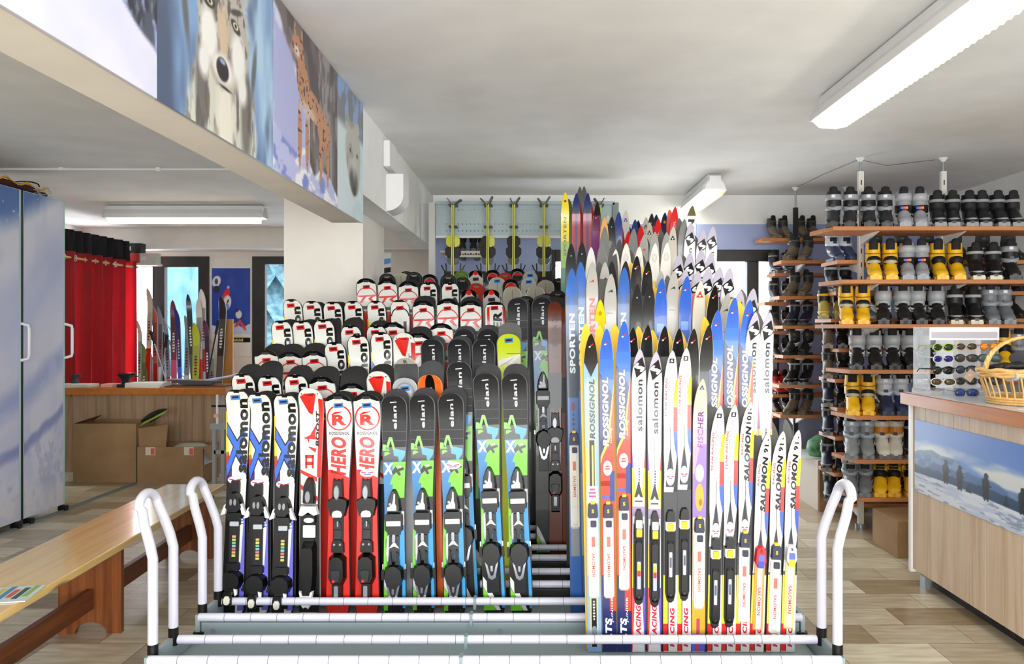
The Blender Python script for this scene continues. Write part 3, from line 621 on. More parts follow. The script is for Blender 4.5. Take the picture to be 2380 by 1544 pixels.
for i in range(2, 8): rack(RK[i], '%s ski rack from the front, mostly hidden between the rows of skis' % ['', '', 'third', 'fourth', 'fifth', 'sixth', 'seventh', 'eighth'][i], GREYP=M((.20, .20, .19), .45))  # back racks get darker steel; the dimness between ski rows is in the colour

# ================================================================ skis
c3 = lambda *a: tuple(a)
KW, KR, KB, KY, KG = (.90, .90, .87), (.86, .16, .12), (.22, .40, .85), (.95, .80, .12), (.48, .80, .16)
ink = lambda c, r=.3: M(c, r, coat=.25)
def prof(kind, L):
    if kind == 'alp':
        def w(d, wt, wm, we):
            if d < .05: return wt*math.sqrt(max(0, 1-(1-d/.05)**2))**.9
            m = L*.55
            if d < m: a = (d-.05)/(m-.05); a = a*a*(3-2*a); return wt+(wm-wt)*a
            a = (d-m)/(L-m); w_ = wm+(we-wm)*a
            return w_ if L-d > .02 else w_*(.75+.25*(L-d)/.02)
        def bend(d): return -.045*((.14-d)/.14)**2 if d < .14 else -.0
        st = [0, .003, .007, .013, .02, .03, .04, .05, .065, .08, .1, .12, .14]
    else:
        def w(d, wt, wm, we):
            q = .155
            if d < q: return wt*max(0., 1-(1-d/q)**2.1)**.62
            m = L*.55
            if d < m: a = (d-q)/(m-q); return wt+(wm-wt)*a
            return wm+(we-wm)*(d-m)/(L-m)
        def bend(d): return -.062*((.22-d)/.22)**2 if d < .22 else 0
        st = [0, .003, .008, .015, .025, .037, .05, .065, .08, .1, .12, .14, .155, .175, .2, .22]
    n = max(4, int((L-st[-1])/.055)); st = st+[st[-1]+(L-st[-1])*(i+1)/n for i in range(n)]
    return w, bend, st

class Ski:
    """front (printed) side faces -y, tip at top z=L, d measured down from the tip"""
    def __init__(s, kind, L, w3, th=.011):
        s.kind, s.L, s.w3, s.th = kind, L, w3, th; s.wf, s.bend, s.st = prof(kind, L); s.mb = MB()
    def w(s, d): return s.wf(min(max(d, 0), s.L), *s.w3)/2
    def pt(s, x, d, off=0):
        W_ = s.w(d)*.985; x = max(-W_, min(W_, x)); th = s.th*(.45+.55*min(1, d/.25))
        return (x, -th/2+s.bend(d)-off, s.L-d)
    def body(s, top, side, base):
        vs = []; n = len(s.st)
        for d in s.st:
            w = max(s.w(d), .0012); th = s.th*(.45+.55*min(1, d/.25)); b = s.bend(d)
            for x, y in ((-w*.93, -th/2), (w*.93, -th/2), (w, -th*.2), (w, th/2), (-w, th/2), (-w, -th*.2)): vs.append((x, y+b, s.L-d))
        def q(k): return [(i*6+k, (i+1)*6+k, (i+1)*6+(k+1) % 6, i*6+(k+1) % 6) for i in range(n-1)]
        s.mb.add(vs, q(0), top, True); s.mb.add(vs, q(1)+q(2)+q(4)+q(5)+[(0, 1, 2, 3, 4, 5), tuple(6*(n-1)+k for k in (5, 4, 3, 2, 1, 0))], side); s.mb.add(vs, q(3), base, True)
    def strip(s, d0, d1, a, b, m, lay=1, n=None):
        """a,b: left/right edge as fraction of half width, numbers or f(t)"""
        fa = a if callable(a) else (lambda t: a); fb = b if callable(b) else (lambda t: b)
        ds = sorted(set([d0, d1]+[x for x in s.st if d0 < x < d1]+[d0+(d1-d0)*i/(n or 2) for i in range(1, n or 2)]))
        vs = []
        for d in ds:
            t = (d-d0)/(d1-d0); w = s.w(d)
            vs += [s.pt(w*fa(t), d, .0004*lay), s.pt(w*fb(t), d, .0004*lay)]
        s.mb.add(vs, [(2*i, 2*i+1, 2*i+3, 2*i+2)[::-1] for i in range(len(ds)-1)], m, True)
    def poly(s, pts, m, lay=2): s.mb.add([s.pt(x, d, .0004*lay) for x, d in pts], [tuple(range(len(pts)))], m)
    def marks(s, d0, d1, x, h, m, n=7, lay=5):
        for k in range(n):
            a = d0+(d1-d0)*k/n; b = a+(d1-d0)/n*.6; q = h/2*(1 if k % 3 else .7)
            s.poly([(x-q, a), (x+q, a), (x+q*.8, b), (x-q, b)], m, lay)
    def ellipse(s, x, d, rx, rd, m, lay=4, n=16): s.poly([(x+rx*math.cos(2*math.pi*k/n), d+rd*math.sin(2*math.pi*k/n)) for k in range(n)], m, lay)
    def ring(s, x, d, rx, rd, wd, m, lay=3, a0=0, a1=2*math.pi, n=20):
        vs = []
        for k in range(n+1):
            a = a0+(a1-a0)*k/n
            for q in (0, wd): vs.append(s.pt(x+(rx-q)*math.cos(a), d+(rd-q)*math.sin(a), .0004*lay))
        s.mb.add(vs, [(2*k, 2*k+1, 2*k+3, 2*k+2) for k in range(n)], m)
    def text(s, t, x, d, h, m, up=1, length=None, lay=3, ital=0.):
        """up=1 reads upwards starting at depth d, up=-1 reads downwards, up=0 upright; x centre of the line"""
        w = TX(t)[2]*h; k = (length/w) if length else 1
        if up == 1: f = lambda a, b: s.pt(x-(b-.5)*h, d-(a*h*k+ital*b*h), .0004*lay)
        elif up == -1: f = lambda a, b: s.pt(x+(b-.5)*h, d+(a*h*k+ital*b*h), .0004*lay)
        else: f = lambda a, b: s.pt(x+(a-.5*w/h)*h*k, d-(b-.5)*h, .0004*lay)
        s.mb.text(t, f, m)
    def slogo(s, d, k=1., bg=None, fg=None, x=0):
        bg = bg or ink((.10, .10, .11)); fg = fg or ink((.97, .97, .97)); g = lambda P: [(x+a*k, d+b*k) for a, b in P]
        s.poly(g([(-.036, -.006), (.010, -.040), (.036, .010), (-.010, .044)]), bg, 3)
        th = .42; c, sn = math.cos(th), math.sin(th); w = TX('!S')[2]
        def f(a, b):
            u = (a/w-.5)*.044*k; v = (b-.5)*.047*k; return s.pt(x+u*c-v*sn*.4, d-(u*sn+v*c)-.0*k+.002, .0004*4)
        s.mb.text('!S', f, fg)

def partner(kind, L, w3, base, rim):
    s = Ski(kind, L, w3, .010); s.body(rim, rim, base)
    s.strip(.004, L-.004, -.88, .88, base, 1)
    return s

# ---------------- bindings (millimetres, d downwards from d0)
def bind(root, L, spec, d0, y=-.006, sc=1.):
    """spec: list of (part, parent part or None, [(poly mm, y0, y1, taper, mat)])"""
    made = {}
    for part, par, pr in spec:
        mb = MB()
        if part in ('binding_plate', 'scale_label', 'brake_arm', 'foot_pad', 'toe_wing', 'label_strip', 'heel_lever'):
            for poly, ya, yb, tp, m in pr:
                mb = MB(); mb.prism([(x/1000, L-d0-d*sc/1000) for x, d in poly], y-yb/1000, y-ya/1000, m, tp); made[part] = mb.build(part, made.get(par, root))
            continue
        for poly, ya, yb, tp, m in pr:
            mb.prism([(x/1000, L-d0-d*sc/1000) for x, d in poly], y-yb/1000, y-ya/1000, m, tp)
        made[part] = mb.build(part, made.get(par, root))
    return made
def mir(p): return p+[(-x, d) for x, d in p[::-1]]
def rct(x0, x1, d0, d1, c=3): return [(x0+c, d0), (x1-c, d0), (x1, d0+c), (x1, d1-c), (x1-c, d1), (x0+c, d1), (x0, d1-c), (x0, d0+c)]
def ovl(x, d, rx, rd, n=12): return [(x+rx*math.cos(2*math.pi*k/n), d+rd*math.sin(2*math.pi*k/n)) for k in range(n)]
GREY = M((.62, .63, .65), .3, .5); DG = M((.16, .16, .17), .35); WB = M((.92, .92, .92), .25); CHR = M((.75, .76, .80), .2, .9)
BELAN = [('binding_plate', None, [(rct(-29, 29, 95, 205), 0, 10, .95, BLK), (rct(-24, 24, 205, 300), 0, 8, .95, DG), (rct(-28, 28, 380, 560), 0, 8, .96, BLK)]),
         ('toe_piece', None, [(mir([(-6, 0), (-14, 12), (-27, 45), (-33, 85), (-30, 108)]), 0, 34, .8, BLK), (rct(-40, 40, 104, 190, 10), 0, 26, .93, BLK), (mir([(-5, 6), (-11, 40), (-12, 60)])+[], 34, 36, 1, DG)]),
         ('release_cover', 'toe_piece', [([(3, 14), (9, 18), (9, 60), (15, 72), (15, 92), (-26, 92), (-26, 76), (-14, 72), (-4, 62), (1, 40)], 33, 37, .96, WB), (ovl(-13, 62, 6, 6), 36, 39, 1, GREY)]),
         ('foot_pad', None, [(rct(-32, 32, 138, 160, 2), 25, 28, 1, WB), (rct(-7, 7, 196, 235), 8, 20, .9, GREY), ([(-5, 236), (5, 236), (24, 262), (0, 252), (-24, 262)], 8, 11, .95, WB)]),
         ('heel_piece', None, [([(-26, 335), (-20, 278), (-12, 272), (-6, 330)], 6, 26, .9, BLK), ([(26, 335), (20, 278), (12, 272), (6, 330)], 6, 26, .9, BLK), (mir([(-10, 322), (-40, 345), (-46, 385), (-30, 428), (-12, 440)]), 6, 44, .82, BLK), (mir([(-8, 400), (-26, 410), (-20, 470), (-8, 492)]), 6, 38, .85, BLK)]),
         ('heel_lever', 'heel_piece', [([(-31, 412), (-22, 416), (-8, 470), (0, 476), (8, 470), (22, 416), (31, 412), (16, 484), (0, 494), (-16, 484)], 38, 42, .95, CHR), (rct(-5, 5, 425, 455), 38, 42, 1, CHR)]),
         ('brake_arm', 'heel_piece', [(rct(-56, -44, 352, 400, 4), 4, 12, 1, BLK), (rct(44, 56, 352, 400, 4), 4, 12, 1, BLK), (rct(-52, -47, 330, 355, 1), 4, 9, 1, CHR), (rct(47, 52, 330, 355, 1), 4, 9, 1, CHR)])]
BSAL = [('binding_plate', None, [(rct(-27, 27, 150, 215), 0, 10, .95, BLK), (rct(-22, 22, 215, 400), 0, 8, .95, BLKM), (rct(-28, 28, 500, 590), 0, 6, .95, BLK)]),
        ('toe_piece', None, [(rct(-20, 20, 0, 60), 0, 14, .9, BLK), (mir([(-10, 48), (-30, 80), (-42, 130), (-20, 158)]), 0, 36, .8, BLK), (rct(-36, 36, 152, 186, 8), 0, 24, .92, BLK)]),
        ('toe_wing', 'toe_piece', [([(-40, 112), (-26, 104), (-34, 158), (-58, 168)], 12, 30, .9, WB), ([(26, 104), (40, 112), (62, 168), (38, 162)], 12, 30, .9, WB), (ovl(-9, 100, 6, 16), 35, 38, 1, GREY), (ovl(9, 100, 6, 16), 35, 38, 1, GREY)]),
        ('scale_label', 'binding_plate', [(rct(-20, 20, 196, 218, 2), 9, 11, 1, M((.75, .77, .80), .3))]+[(rct(-8, 8, 262+k*15, 273+k*15, 1), 8, 9, 1, M([(.80, .70, .45), (.85, .80, .40), (.45, .75, .50), (.50, .75, .85), (.85, .45, .45)][k % 5], .4)) for k in range(7)]),
        ('heel_piece', None, [(rct(-30, 30, 388, 430, 6), 4, 22, .9, BLK), (mir([(-14, 420), (-44, 446), (-48, 480), (-34, 510), (-12, 520)]), 4, 46, .82, BLK), (rct(-24, 24, 500, 532, 6), 4, 50, .8, BLK), (rct(-20, 20, 520, 575, 6), 66, 74, .95, BLK), (rct(-20, 20, 512, 530, 4), 44, 72, .9, BLK)]),
        ('heel_lever', 'heel_piece', [(mir([(-8, 528), (-15, 542), (-13, 562), (-6, 570)]), 72, 80, .9, M((.92, .90, .84), .3)), ([(18, 500), (34, 508), (34, 530), (24, 538)], 40, 50, .9, WB)]),
        ('brake_arm', 'heel_piece', [(rct(-62, -46, 478, 496, 4), 4, 12, 1, BLK), (ovl(-58, 502, 9, 9), 4, 14, 1, BLK)])]
BROS = [('binding_plate', None, [(rct(-24, 24, 90, 560), 0, 7, .96, BLK), (rct(-18, 18, 230, 300), 7, 10, .95, DG)]),
        ('toe_piece', None, [([(-20, 0), (-10, 10), (0, 4), (10, 10), (20, 0), (26, 90), (-26, 90)], 0, 30, .85, BLK), (mir([(-20, 84), (-46, 98), (-46, 120), (-34, 168), (-10, 180)]), 0, 26, .9, BLK)]),
        ('release_cover', 'toe_piece', [(ovl(-2, 62, 14, 34), 29, 34, .8, GREY)]),
        ('foot_pad', None, [([(-24, 160), (-18, 146), (0, 140), (18, 146), (24, 160), (20, 172), (-20, 172)], 25, 29, .95, WB), (mir([(-5, 190), (-15, 205), (-18, 225)]), 7, 14, .9, DG), (rct(-3, 3, 190, 215, 1), 14, 16, 1, GREY)]),
        ('heel_piece', None, [(mir([(-16, 270), (-28, 285), (-30, 330)]), 5, 20, .9, BLK), (ovl(-13, 292, 5, 5), 20, 22, 1, GREY), (ovl(13, 292, 5, 5), 20, 22, 1, GREY), (mir([(-14, 330), (-38, 350), (-40, 440), (-26, 470)]), 5, 42, .8, BLK), (rct(-22, 22, 455, 540), 5, 32, .85, BLK)]),
        ('heel_lever', 'heel_piece', [(mir([(-7, 395), (-24, 400), (-18, 448), (-7, 455)]), 40, 46, .85, DG), (ovl(-8, 446, 7, 7), 42, 48, 1, M(KR, .3)), (rct(-9, 9, 470, 520), 31, 34, 1, GREY)])]
BLOOK = [('binding_plate', None, [(rct(-30, 22, 190, 420), 0, 8, .96, BLK), (rct(-28, 28, 210, 265), 7, 10, 1, WB)]),
         ('toe_piece', None, [(mir([(-12, 0), (-24, 30), (-28, 110), (-26, 118)]), 0, 32, .85, BLK), (rct(-30, 30, 160, 205, 6), 0, 22, .92, BLK)]),
         ('toe_wing', 'toe_piece', [([(-36, 122), (36, 122), (46, 160), (28, 166), (0, 150), (-28, 168), (-46, 164)], 10, 30, .92, WB), (ovl(-2, 82, 13, 28), 31, 35, .85, GREY)]),
         ('foot_pad', None, [(ovl(2, 186, 24, 12), 20, 25, .95, WB)]),
         ('heel_piece', None, [(mir([(-26, 280), (-32, 300), (-34, 410), (-30, 480), (-12, 560)]), 5, 44, .8, BLK)]),
         ('heel_lever', 'heel_piece', [([(-33, 490), (-22, 492), (-18, 510), (18, 510), (22, 492), (33, 490), (20, 556), (8, 572), (-8, 572), (-20, 556)], 34, 50, .9, WB), (ovl(0, 566, 10, 8), 48, 54, .9, BLK), (rct(-9, 9, 524, 530, 1), 49, 51, 1, BLK)])]
def bxc(style, ln):
    """cross-country binding; ln = total length in mm"""
    nv = M((.14, .17, .27), .35); yl = M((.97, .80, .15), .35); pl = M((.93, .92, .88), .3)
    if style == 'white':
        pts = [('heel_plate', None, [(rct(-21, 21, 48, ln, 8), 0, 7, .95, pl), (rct(-12, 12, 52, ln-12, 4), 7, 12, .92, pl)]+[(rct(-12, 12, 230+k*48, 232+k*48, 1), 12, 13, 1, M((.75, .74, .70), .4)) for k in range(int((ln-250)/48))]),
               ('toe_piece', None, [(mir([(-10, -6), (-18, 2), (-21, 45), (-17, 54)]), 0, 22, .88, nv), (mir([(-7, -14), (-10, -10), (-10, 4)]), 0, 18, .8, yl)]),
               ('latch', 'toe_piece', [(rct(-10, 14, 62, 88, 3), 11, 20, .9, nv)])]
    elif style == 'black':
        pts = [('heel_plate', None, [(mir([(-20, 60), (-21, 90), (-21, ln-40), (-14, ln-8), (-5, ln)]), 0, 8, .95, BLKM), (rct(-13, 13, 120, ln-20, 5), 8, 14, .9, BLK), (ovl(0, ln-35, 7, 7), 14, 17, .8, DG)]),
               ('toe_piece', None, [(mir([(-9, 0), (-17, 16), (-20, 50)]), 0, 22, .85, BLK), (rct(-21, 21, 40, 86, 6), 0, 12, .92, pl if ln < 389 else DG)]),
               ('latch', 'toe_piece', [(rct(-12, 12, 52, 82, 3), 12, 20, .9, yl)]),
               ('label_strip', 'heel_plate', [(rct(-6, 6, 165, 262, 2), 14, 15, 1, M((.80, .84, .92), .4)), (rct(-4, 4, 185, 225, 1), 15, 16, 1, M((.35, .37, .42), .4))])]
    elif style == 'blackcap':
        pts = [('heel_plate', None, [(mir([(-20, 60), (-21, 90), (-21, ln-40), (-14, ln-8), (-5, ln)]), 0, 8, .95, BLKM), (rct(-13, 13, 120, ln-20, 5), 8, 14, .9, BLK), (ovl(0, ln-35, 7, 7), 14, 17, .8, DG)]),
               ('toe_piece', None, [(mir([(-7, 0), (-15, 20), (-18, 60), (-16, 120)]), 0, 24, .88, BLK)]),
               ('latch', 'toe_piece', [(rct(-12, 12, 74, 108, 3), 20, 28, .9, yl), (rct(-13, 13, 40, 74, 3), 22, 27, .95, pl)]),
               ('label_strip', 'heel_plate', [(rct(-7, 7, 205, 312, 2), 14, 15, 1, M((.70, .74, .92), .4)), (rct(-6, 6, 215, 240, 1), 15, 16, 1, yl), (rct(-6, 6, 240, 262, 1), 15, 16, 1, M(KR, .4))])]
    else:                                             # coloured cap over a cream plate
        cap = {'redcap': M((.90, .16, .18), .3), 'whitecap': M((.92, .92, .93), .3)}[style]; yp = M((.93, .88, .52), .35)
        pts = [('heel_plate', None, [(rct(-20, 20, 66, ln, 3), 0, 6, .96, yp if style == 'whitecap' else M((.96, .62, .30), .35)), (rct(-10, 10, 66, ln-6, 3), 6, 11, .95, pl)]),
               ('toe_piece', None, [(mir([(-12, 0), (-20, 10), (-23, 60), (-17, 76)]), 0, 24, .85, cap)]),
               ('latch', 'toe_piece', [(rct(-12, 12, 30, 56, 3), 22, 27, .95, M((.40, .45, .85), .35)), (rct(-13, 13, 56, 84, 3), 10, 26, .9, M((.28, .30, .75), .35) if style == 'redcap' else yl)])]
    return pts

# ---------------- placing
def frame(foot, tip, yaw=0):
    z = (tip-foot).normalized(); x = Vector((math.cos(yaw), math.sin(yaw), 0)); y = z.cross(x).normalized(); x = y.cross(z)
    m = Matrix((x, y, z)).transposed().to_4x4(); m.translation = foot; return m
_MESH = {}
def place(name, label, cat, grp, key, maker, foot, tip, yaw=0, bsp=None, flip=False, back=0):
    L = (tip-foot).length; L = round(L/.005)*.005; k = (key, round(L, 3))
    if k not in _MESH: _MESH[k] = maker(L).mb.mesh('ski_body')
    m = frame(foot, tip, yaw)
    if back: m = Matrix.Translation((0, back, 0)) @ m
    if flip: m = m @ Matrix.Rotation(math.pi, 4, 'Z')
    if bsp is None:
        o = bpy.data.objects.new(name, _MESH[k]); COL.objects.link(o); o.matrix_world = m; return tag(o, label, cat, grp)
    t = bpy.data.objects.new(name, None); COL.objects.link(t); t.empty_display_size = .05; t.matrix_world = m; tag(t, label, cat, grp)
    b = bpy.data.objects.new('ski_body', _MESH[k]); COL.objects.link(b); b.parent = t
    bind(t, L, bsp[1], bsp[0], sc=bsp[2] if len(bsp) > 2 else 1.)
    return t
# ---------------- alpine designs
SW, SB = (.112, .086, .100), (.128, .090, .110)
BK = ink((.04, .04, .045)); RD = ink(KR); WT = ink(KW); LB = ink((.25, .55, .85)); LR = ink((.84, .14, .13)); GRW = ink((.82, .80, .74))
def lab_(s, c, d=.030, x=0):
    s.poly([(x-.021, d-.009), (x+.021, d-.012), (x+.022, d+.010), (x-.020, d+.013)], c, 5); s.poly([(x-.014, d-.004), (x+.015, d-.006), (x+.015, d+.003), (x-.014, d+.005)], ink((.25, .12, .15)), 6)
def sticker(s, d, x=0, rx=.034, rd=.018):
    s.ellipse(x, d, rx, rd, ink((.93, .91, .95)), 6); s.ring(x, d, rx*.96, rd*.94, .0012, ink((.85, .55, .60)), 7, n=14)
    for q in (-1, 1): s.poly([(x+q*rx*.1, d-.002), (x+q*rx*.75, d-.006), (x+q*rx*.8, d-.001), (x+q*rx*.15, d+.003)], ink((.80, .25, .30)), 7)
    s.poly([(x-rx*.5, d+.005), (x+rx*.5, d+.004), (x+rx*.45, d+.008), (x-rx*.4, d+.009)], ink((.35, .40, .80)), 7)
def a_sal(label):
    def f(L):
        s = Ski('alp', L, SW); s.body(WT, BK, BK); s.strip(.001, .010, -1, 1, BK, 1); s.strip(.008, .055, -1, -.93, BK, 2); s.strip(.008, .055, .93, 1, BK, 2)
        s.poly([(-.012, .006), (.012, .006), (.012, .016), (-.012, .016)], BK, 3)
        lab_(s, label, .036, -.008)
        s.strip(.10, .30, -1, lambda t: -.86+.12*t, ink(KY), 1); s.strip(.28, .37, -1, lambda t: -.74+.25*t, ink((.72, .14, .14)), 1); s.strip(.35, .45, -1, -.45, ink((.30, .16, .45)), 1)
        b = ink((.20, .42, .88))
        s.poly([(-.050, .145), (-.002, .225), (.034, .165), (.034, .215), (.014, .262), (.044, .33), (.044, .385), (-.006, .300), (-.040, .40), (-.050, .345), (-.020, .258), (-.050, .205)], BK, 2)
        s.poly([(-.048, .155), (-.002, .236), (.034, .180), (.034, .212), (.008, .262), (.044, .34), (.044, .375), (-.006, .288), (-.040, .388), (-.047, .345), (-.015, .258), (-.048, .200)], b, 3)
        for k in ((WT, .0035, 4), (BK, 0, 5)):
            s.text('!salomon', .020, .372, .050, k[0], 1, .33, k[2])
        s.strip(.40, L-.01, .25, 1, WT, 2); s.strip(.40, L-.01, -1, .25, BK, 2); s.strip(.55, L-.02, lambda t: .9-.5*t, 1, ink((.42, .42, .85)), 3)
        s.text('100', .030, .60, .018, ink((.30, .45, .85)), 1, .045, 4); sticker(s, .405, -.004)
        return s
    return f
def a_saln(L):
    s = Ski('alp', L, SW); s.body(WT, BK, BK); s.strip(.001, .012, -1, 1, BK, 1); lab_(s, LR, .045)
    s.ring(0, .09, .052, .05, .006, BK, 3, math.pi, 2*math.pi); s.text('!N', 0, .16, .08, BK, 0, .07, 4); s.strip(.18, .3, .6, 1, BK, 2); return s
def a_hero(label, late=0.):
    def f(L):
        s = Ski('alp', L, SB); s.body(WT, ink((.3, .3, .32)), BK)
        s.strip(.0005, .020, -1, 1, BK, 1); s.strip(.02, .033, -1, lambda t: -.25-.5*t, BK, 1); s.strip(.02, .033, lambda t: .25+.5*t, 1, BK, 1)
        s.poly([(-.020, .012), (.022, .012), (.014, .024), (-.014, .024)], ink((.25, .25, .26)), 4)
        s.ring(0, .108, .057, .058, .0065, RD, 3); s.text('!R', 0, .118, .048, RD, 0, .066, 4, .25)
        s.poly([(-.040, .096), (-.018, .082), (.02, .080), (-.012, .090)], RD, 4); lab_(s, label, .052)
        if label is LB: s.ellipse(0, .062, .024, .010, ink((.93, .93, .97)), 4)
        s.text('ROSSIGNOL', 0, .178, .0135, ink((.22, .22, .23)), 0, .092, 3)
        s.text('!HERO', -.002, .365, .070, RD, 1, .165, 3, .16)
        s.strip(.375, L-.003, -1, 1, RD, 2); s.poly([(-.05, .34), (-.03, .34), (.045, .375), (.045, .39), (-.05, .39)], RD, 3)
        if late: sticker(s, .355, 0)
        return s
    return f
def a_hero2(L):
    s = Ski('alp', L, SB); s.body(WT, ink((.3, .3, .32)), BK)
    s.strip(.0005, .020, -1, 1, BK, 1); s.strip(.02, .033, -1, lambda t: -.25-.5*t, BK, 1); s.strip(.02, .033, lambda t: .25+.5*t, 1, BK, 1)
    s.poly([(-.020, .012), (.022, .012), (.014, .024), (-.014, .024)], ink((.25, .25, .26)), 4); lab_(s, LR, .052)
    s.ring(0, .118, .0635, .066, .005, RD, 3, math.pi*1.03, math.pi*1.97)
    s.poly([(-.055, .103), (.055, .098), (.056, .106), (.030, .120), (.052, .150), (.036, .150), (.008, .122), (.026, .110), (-.004, .112), (-.030, .150), (-.044, .150), (-.022, .114), (-.055, .113)], RD, 4)
    s.strip(.17, .19, -.7, .7, ink((.22, .22, .23)), 2); s.strip(.20, .40, -.6, .75, RD, 2); s.strip(.40, L-.003, -1, 1, RD, 2)
    return s
def a_team(label=None):
    def f(L):
        s = Ski('alp', L, (.112, .088, .100)); s.body(WT, ink((.75, .75, .74)), BK)
        s.poly([(-.046, .038), (-.022, .024), (.028, .026), (.006, .120), (-.010, .112)], RD, 2); lab_(s, LR, .034, .0)
        for x, d, a, b in ((-.004, .052, .011, .009), (-.008, .070, .008, .007), (-.010, .092, .006, .006)): s.ellipse(x, d, a, b, WT, 4)
        s.strip(.05, .40, .62, 1, RD, 1); s.poly([(.030, .03), (.036, .03), (.012, .135), (.006, .135)], WT, 3)
        s.text('!BOOST', .030, .262, .017, BK, 1, .155, 3, .3); s.text('TEAM', .040, .098, .010, RD, 1, .05, 4)
        s.ellipse(-.036, .026, .003, .003, BK, 4); s.ellipse(.036, .026, .003, .003, BK, 4)
        s.poly([(-.034, .225), (-.004, .212), (.026, .160), (.018, .215), (.028, .232), (-.006, .228), (-.010, .248), (-.016, .229)], RD, 3)
        s.poly([(-.010, .262), (.026, .272), (.022, .29), (-.010, .266)], RD, 3)
        s.strip(.30, .315, -.5, .3, RD, 3); s.strip(.33, .345, -.5, .3, RD, 3); s.strip(.30, .36, -.5, -.32, RD, 3); s.strip(.30, .36, .12, .3, RD, 3)
        s.poly([(-.045, .365), (.03, .40), (.03, .42), (-.045, .38)], RD, 3); s.poly([(-.045, .43), (.04, .49), (.04, .51), (-.045, .45)], RD, 3)
        s.strip(.52, L-.01, -1, 1, BK, 2); s.strip(.40, L-.01, .78, 1, BK, 4)
        return s
    return f
def a_elan(num='100', stk=False):
    def f(L):
        ch = M((.10, .10, .11), .5); ch2 = M((.17, .17, .18), .5); g = ink((.47, .82, .16)); b = ink((.22, .62, .86)); w = ink((.92, .92, .92)); s = Ski('alp', L, (.118, .088, .104)); s.body(ch, ink((.42, .42, .43)), M((.30, .30, .31), .6))
        for d in (.085, .125, .165, .205): s.strip(d, d+.0012, -.97, .97, BK, 1)
        s.strip(.004, .006, -.9, .9, ink((.30, .30, .31)), 1)
        s.text('elan', .002, .155, .019, w, 1, .105, 3, .1); s.strip(.075, .135, .56, .62, ch2, 2)
        s.poly([(-.016, .032), (.014, .030), (.014, .034), (-.016, .036)], w, 3); s.poly([(-.008, .038), (.010, .037), (.010, .040), (-.008, .041)], ch2, 3)
        # lower graphic: left blue/white, right green
        s.strip(.235, .30, -1, 1, BK, 1); s.strip(.30, L-.01, -1, -.15, ink((.20, .50, .74)), 1); s.strip(.30, .46, -.15, 1, g, 1); s.strip(.46, L-.01, -.15, 1, BK, 1)
        s.poly([(-.040, .245), (-.024, .190), (-.010, .190), (.004, .245), (-.006, .245), (-.017, .205), (-.028, .245)], g, 3)
        s.poly([(-.052, .222), (-.04, .222), (-.02, .25), (-.052, .25)], g, 3)
        s.poly([(-.006, .238), (.050, .252), (.046, .275), (.030, .300), (.020, .305), (.018, .278), (-.002, .272)], b, 3)
        s.poly([(-.05, .285), (-.01, .262), (.0, .285), (-.03, .300)], BK, 3); s.poly([(-.044, .258), (-.03, .254), (-.018, .262), (-.044, .275)], g, 4)
        s.text('!X', -.026, .330, .052, w, 0, .044, 3); s.poly([(-.012, .345), (.006, .320), (.014, .332), (.040, .324), (.044, .335), (.022, .342), (.030, .358), (.020, .362), (.010, .346), (-.006, .360)], BK, 4)
        s.text(num, .020, .322, .008, w, 0, .022, 5); s.poly([(-.01, .37), (.03, .352), (.02, .40), (-.02, .40)], g, 3)
        s.strip(.40, .56, -1, -.5, ink((.20, .50, .74)), 2); s.strip(.52, .66, .72, 1, w, 3)
        s.poly([(-.04, .64), (.0, .60), (.045, .60), (.045, .70), (-.005, .70), (-.02, .76), (-.04, .72)], w, 3); s.strip(.58, .80, .1, 1, b, 4)
        s.strip(.56, L-.01, -1, -.7, g, 3)
        s.strip(.80, L-.005, -1, 1, BK, 4); s.poly([(-.045, L-.17), (-.03, L-.15), (.03, L-.02), (.012, L-.02), (-.045, L-.12)], w, 5); s.poly([(-.045, L-.13), (.01, L-.02), (-.045, L-.02)], g, 5); s.strip(.78, L-.03, .72, 1, b, 5)
        if stk: sticker(s, .325, .004, .036, .018)
        return s
    return f
def a_simple(body, rim, deco=None, w=(.115, .088, .102)):
    def f(L):
        s = Ski('alp', L, w); s.body(ink(body), ink(rim), BK)
        if deco: deco(s)
        return s
    return f
def d_wing(s):                                         # white with black wings and red centre
    s.strip(.0005, .022, -1, 1, BK, 1); s.poly([(-.055, .02), (-.02, .015), (-.02, .03), (-.05, .055)], BK, 2); s.poly([(.055, .02), (.02, .015), (.02, .03), (.05, .055)], BK, 2)
    s.ellipse(0, .018, .017, .015, RD, 4); lab_(s, ink((.25, .22, .25)), .06)
def d_beige(s): s.strip(.02, .3, -.03, .03, ink((.45, .44, .42)), 2); lab_(s, LB, .025); s.poly([(-.01, .12), (.03, .13), (.03, .15), (-.02, .14)], ink((.3, .3, .3)), 3)
def d_beigeplain(s): s.strip(.02, .3, -.03, .03, ink((.45, .44, .42)), 2)
def d_er(s):
    s.strip(.0005, .018, -1, 1, BK, 1); s.strip(.03, .4, -.75, -.5, RD, 2); s.strip(.03, .4, .8, 1, RD, 2); lab_(s, LR, .035); s.text('!ER', .016, .155, .050, BK, 1, .10, 3, .1)
def d_silver(s):
    s.strip(.028, .20, -1, 1, ink((.30, .30, .31)), 2); s.text('!R', 0, .018, .015, ink((.3, .3, .3)), 0, .02, 4, .3)
def d_ring(s): s.ring(0, .07, .045, .05, .008, ink((.60, .61, .62)), 3); s.ellipse(0, .075, .03, .03, ink((.88, .88, .87)), 4); lab_(s, LB, .05)
def d_orange(s): s.strip(.002, L_(s), -.38, .38, BK, 2); s.text('elan', 0, .11, .018, ink((.8, .8, .8)), 1, .05, 4); s.strip(.2, .3, -.3, .3, ink((.75, .72, .66)), 3)
def L_(s): return s.L-.02
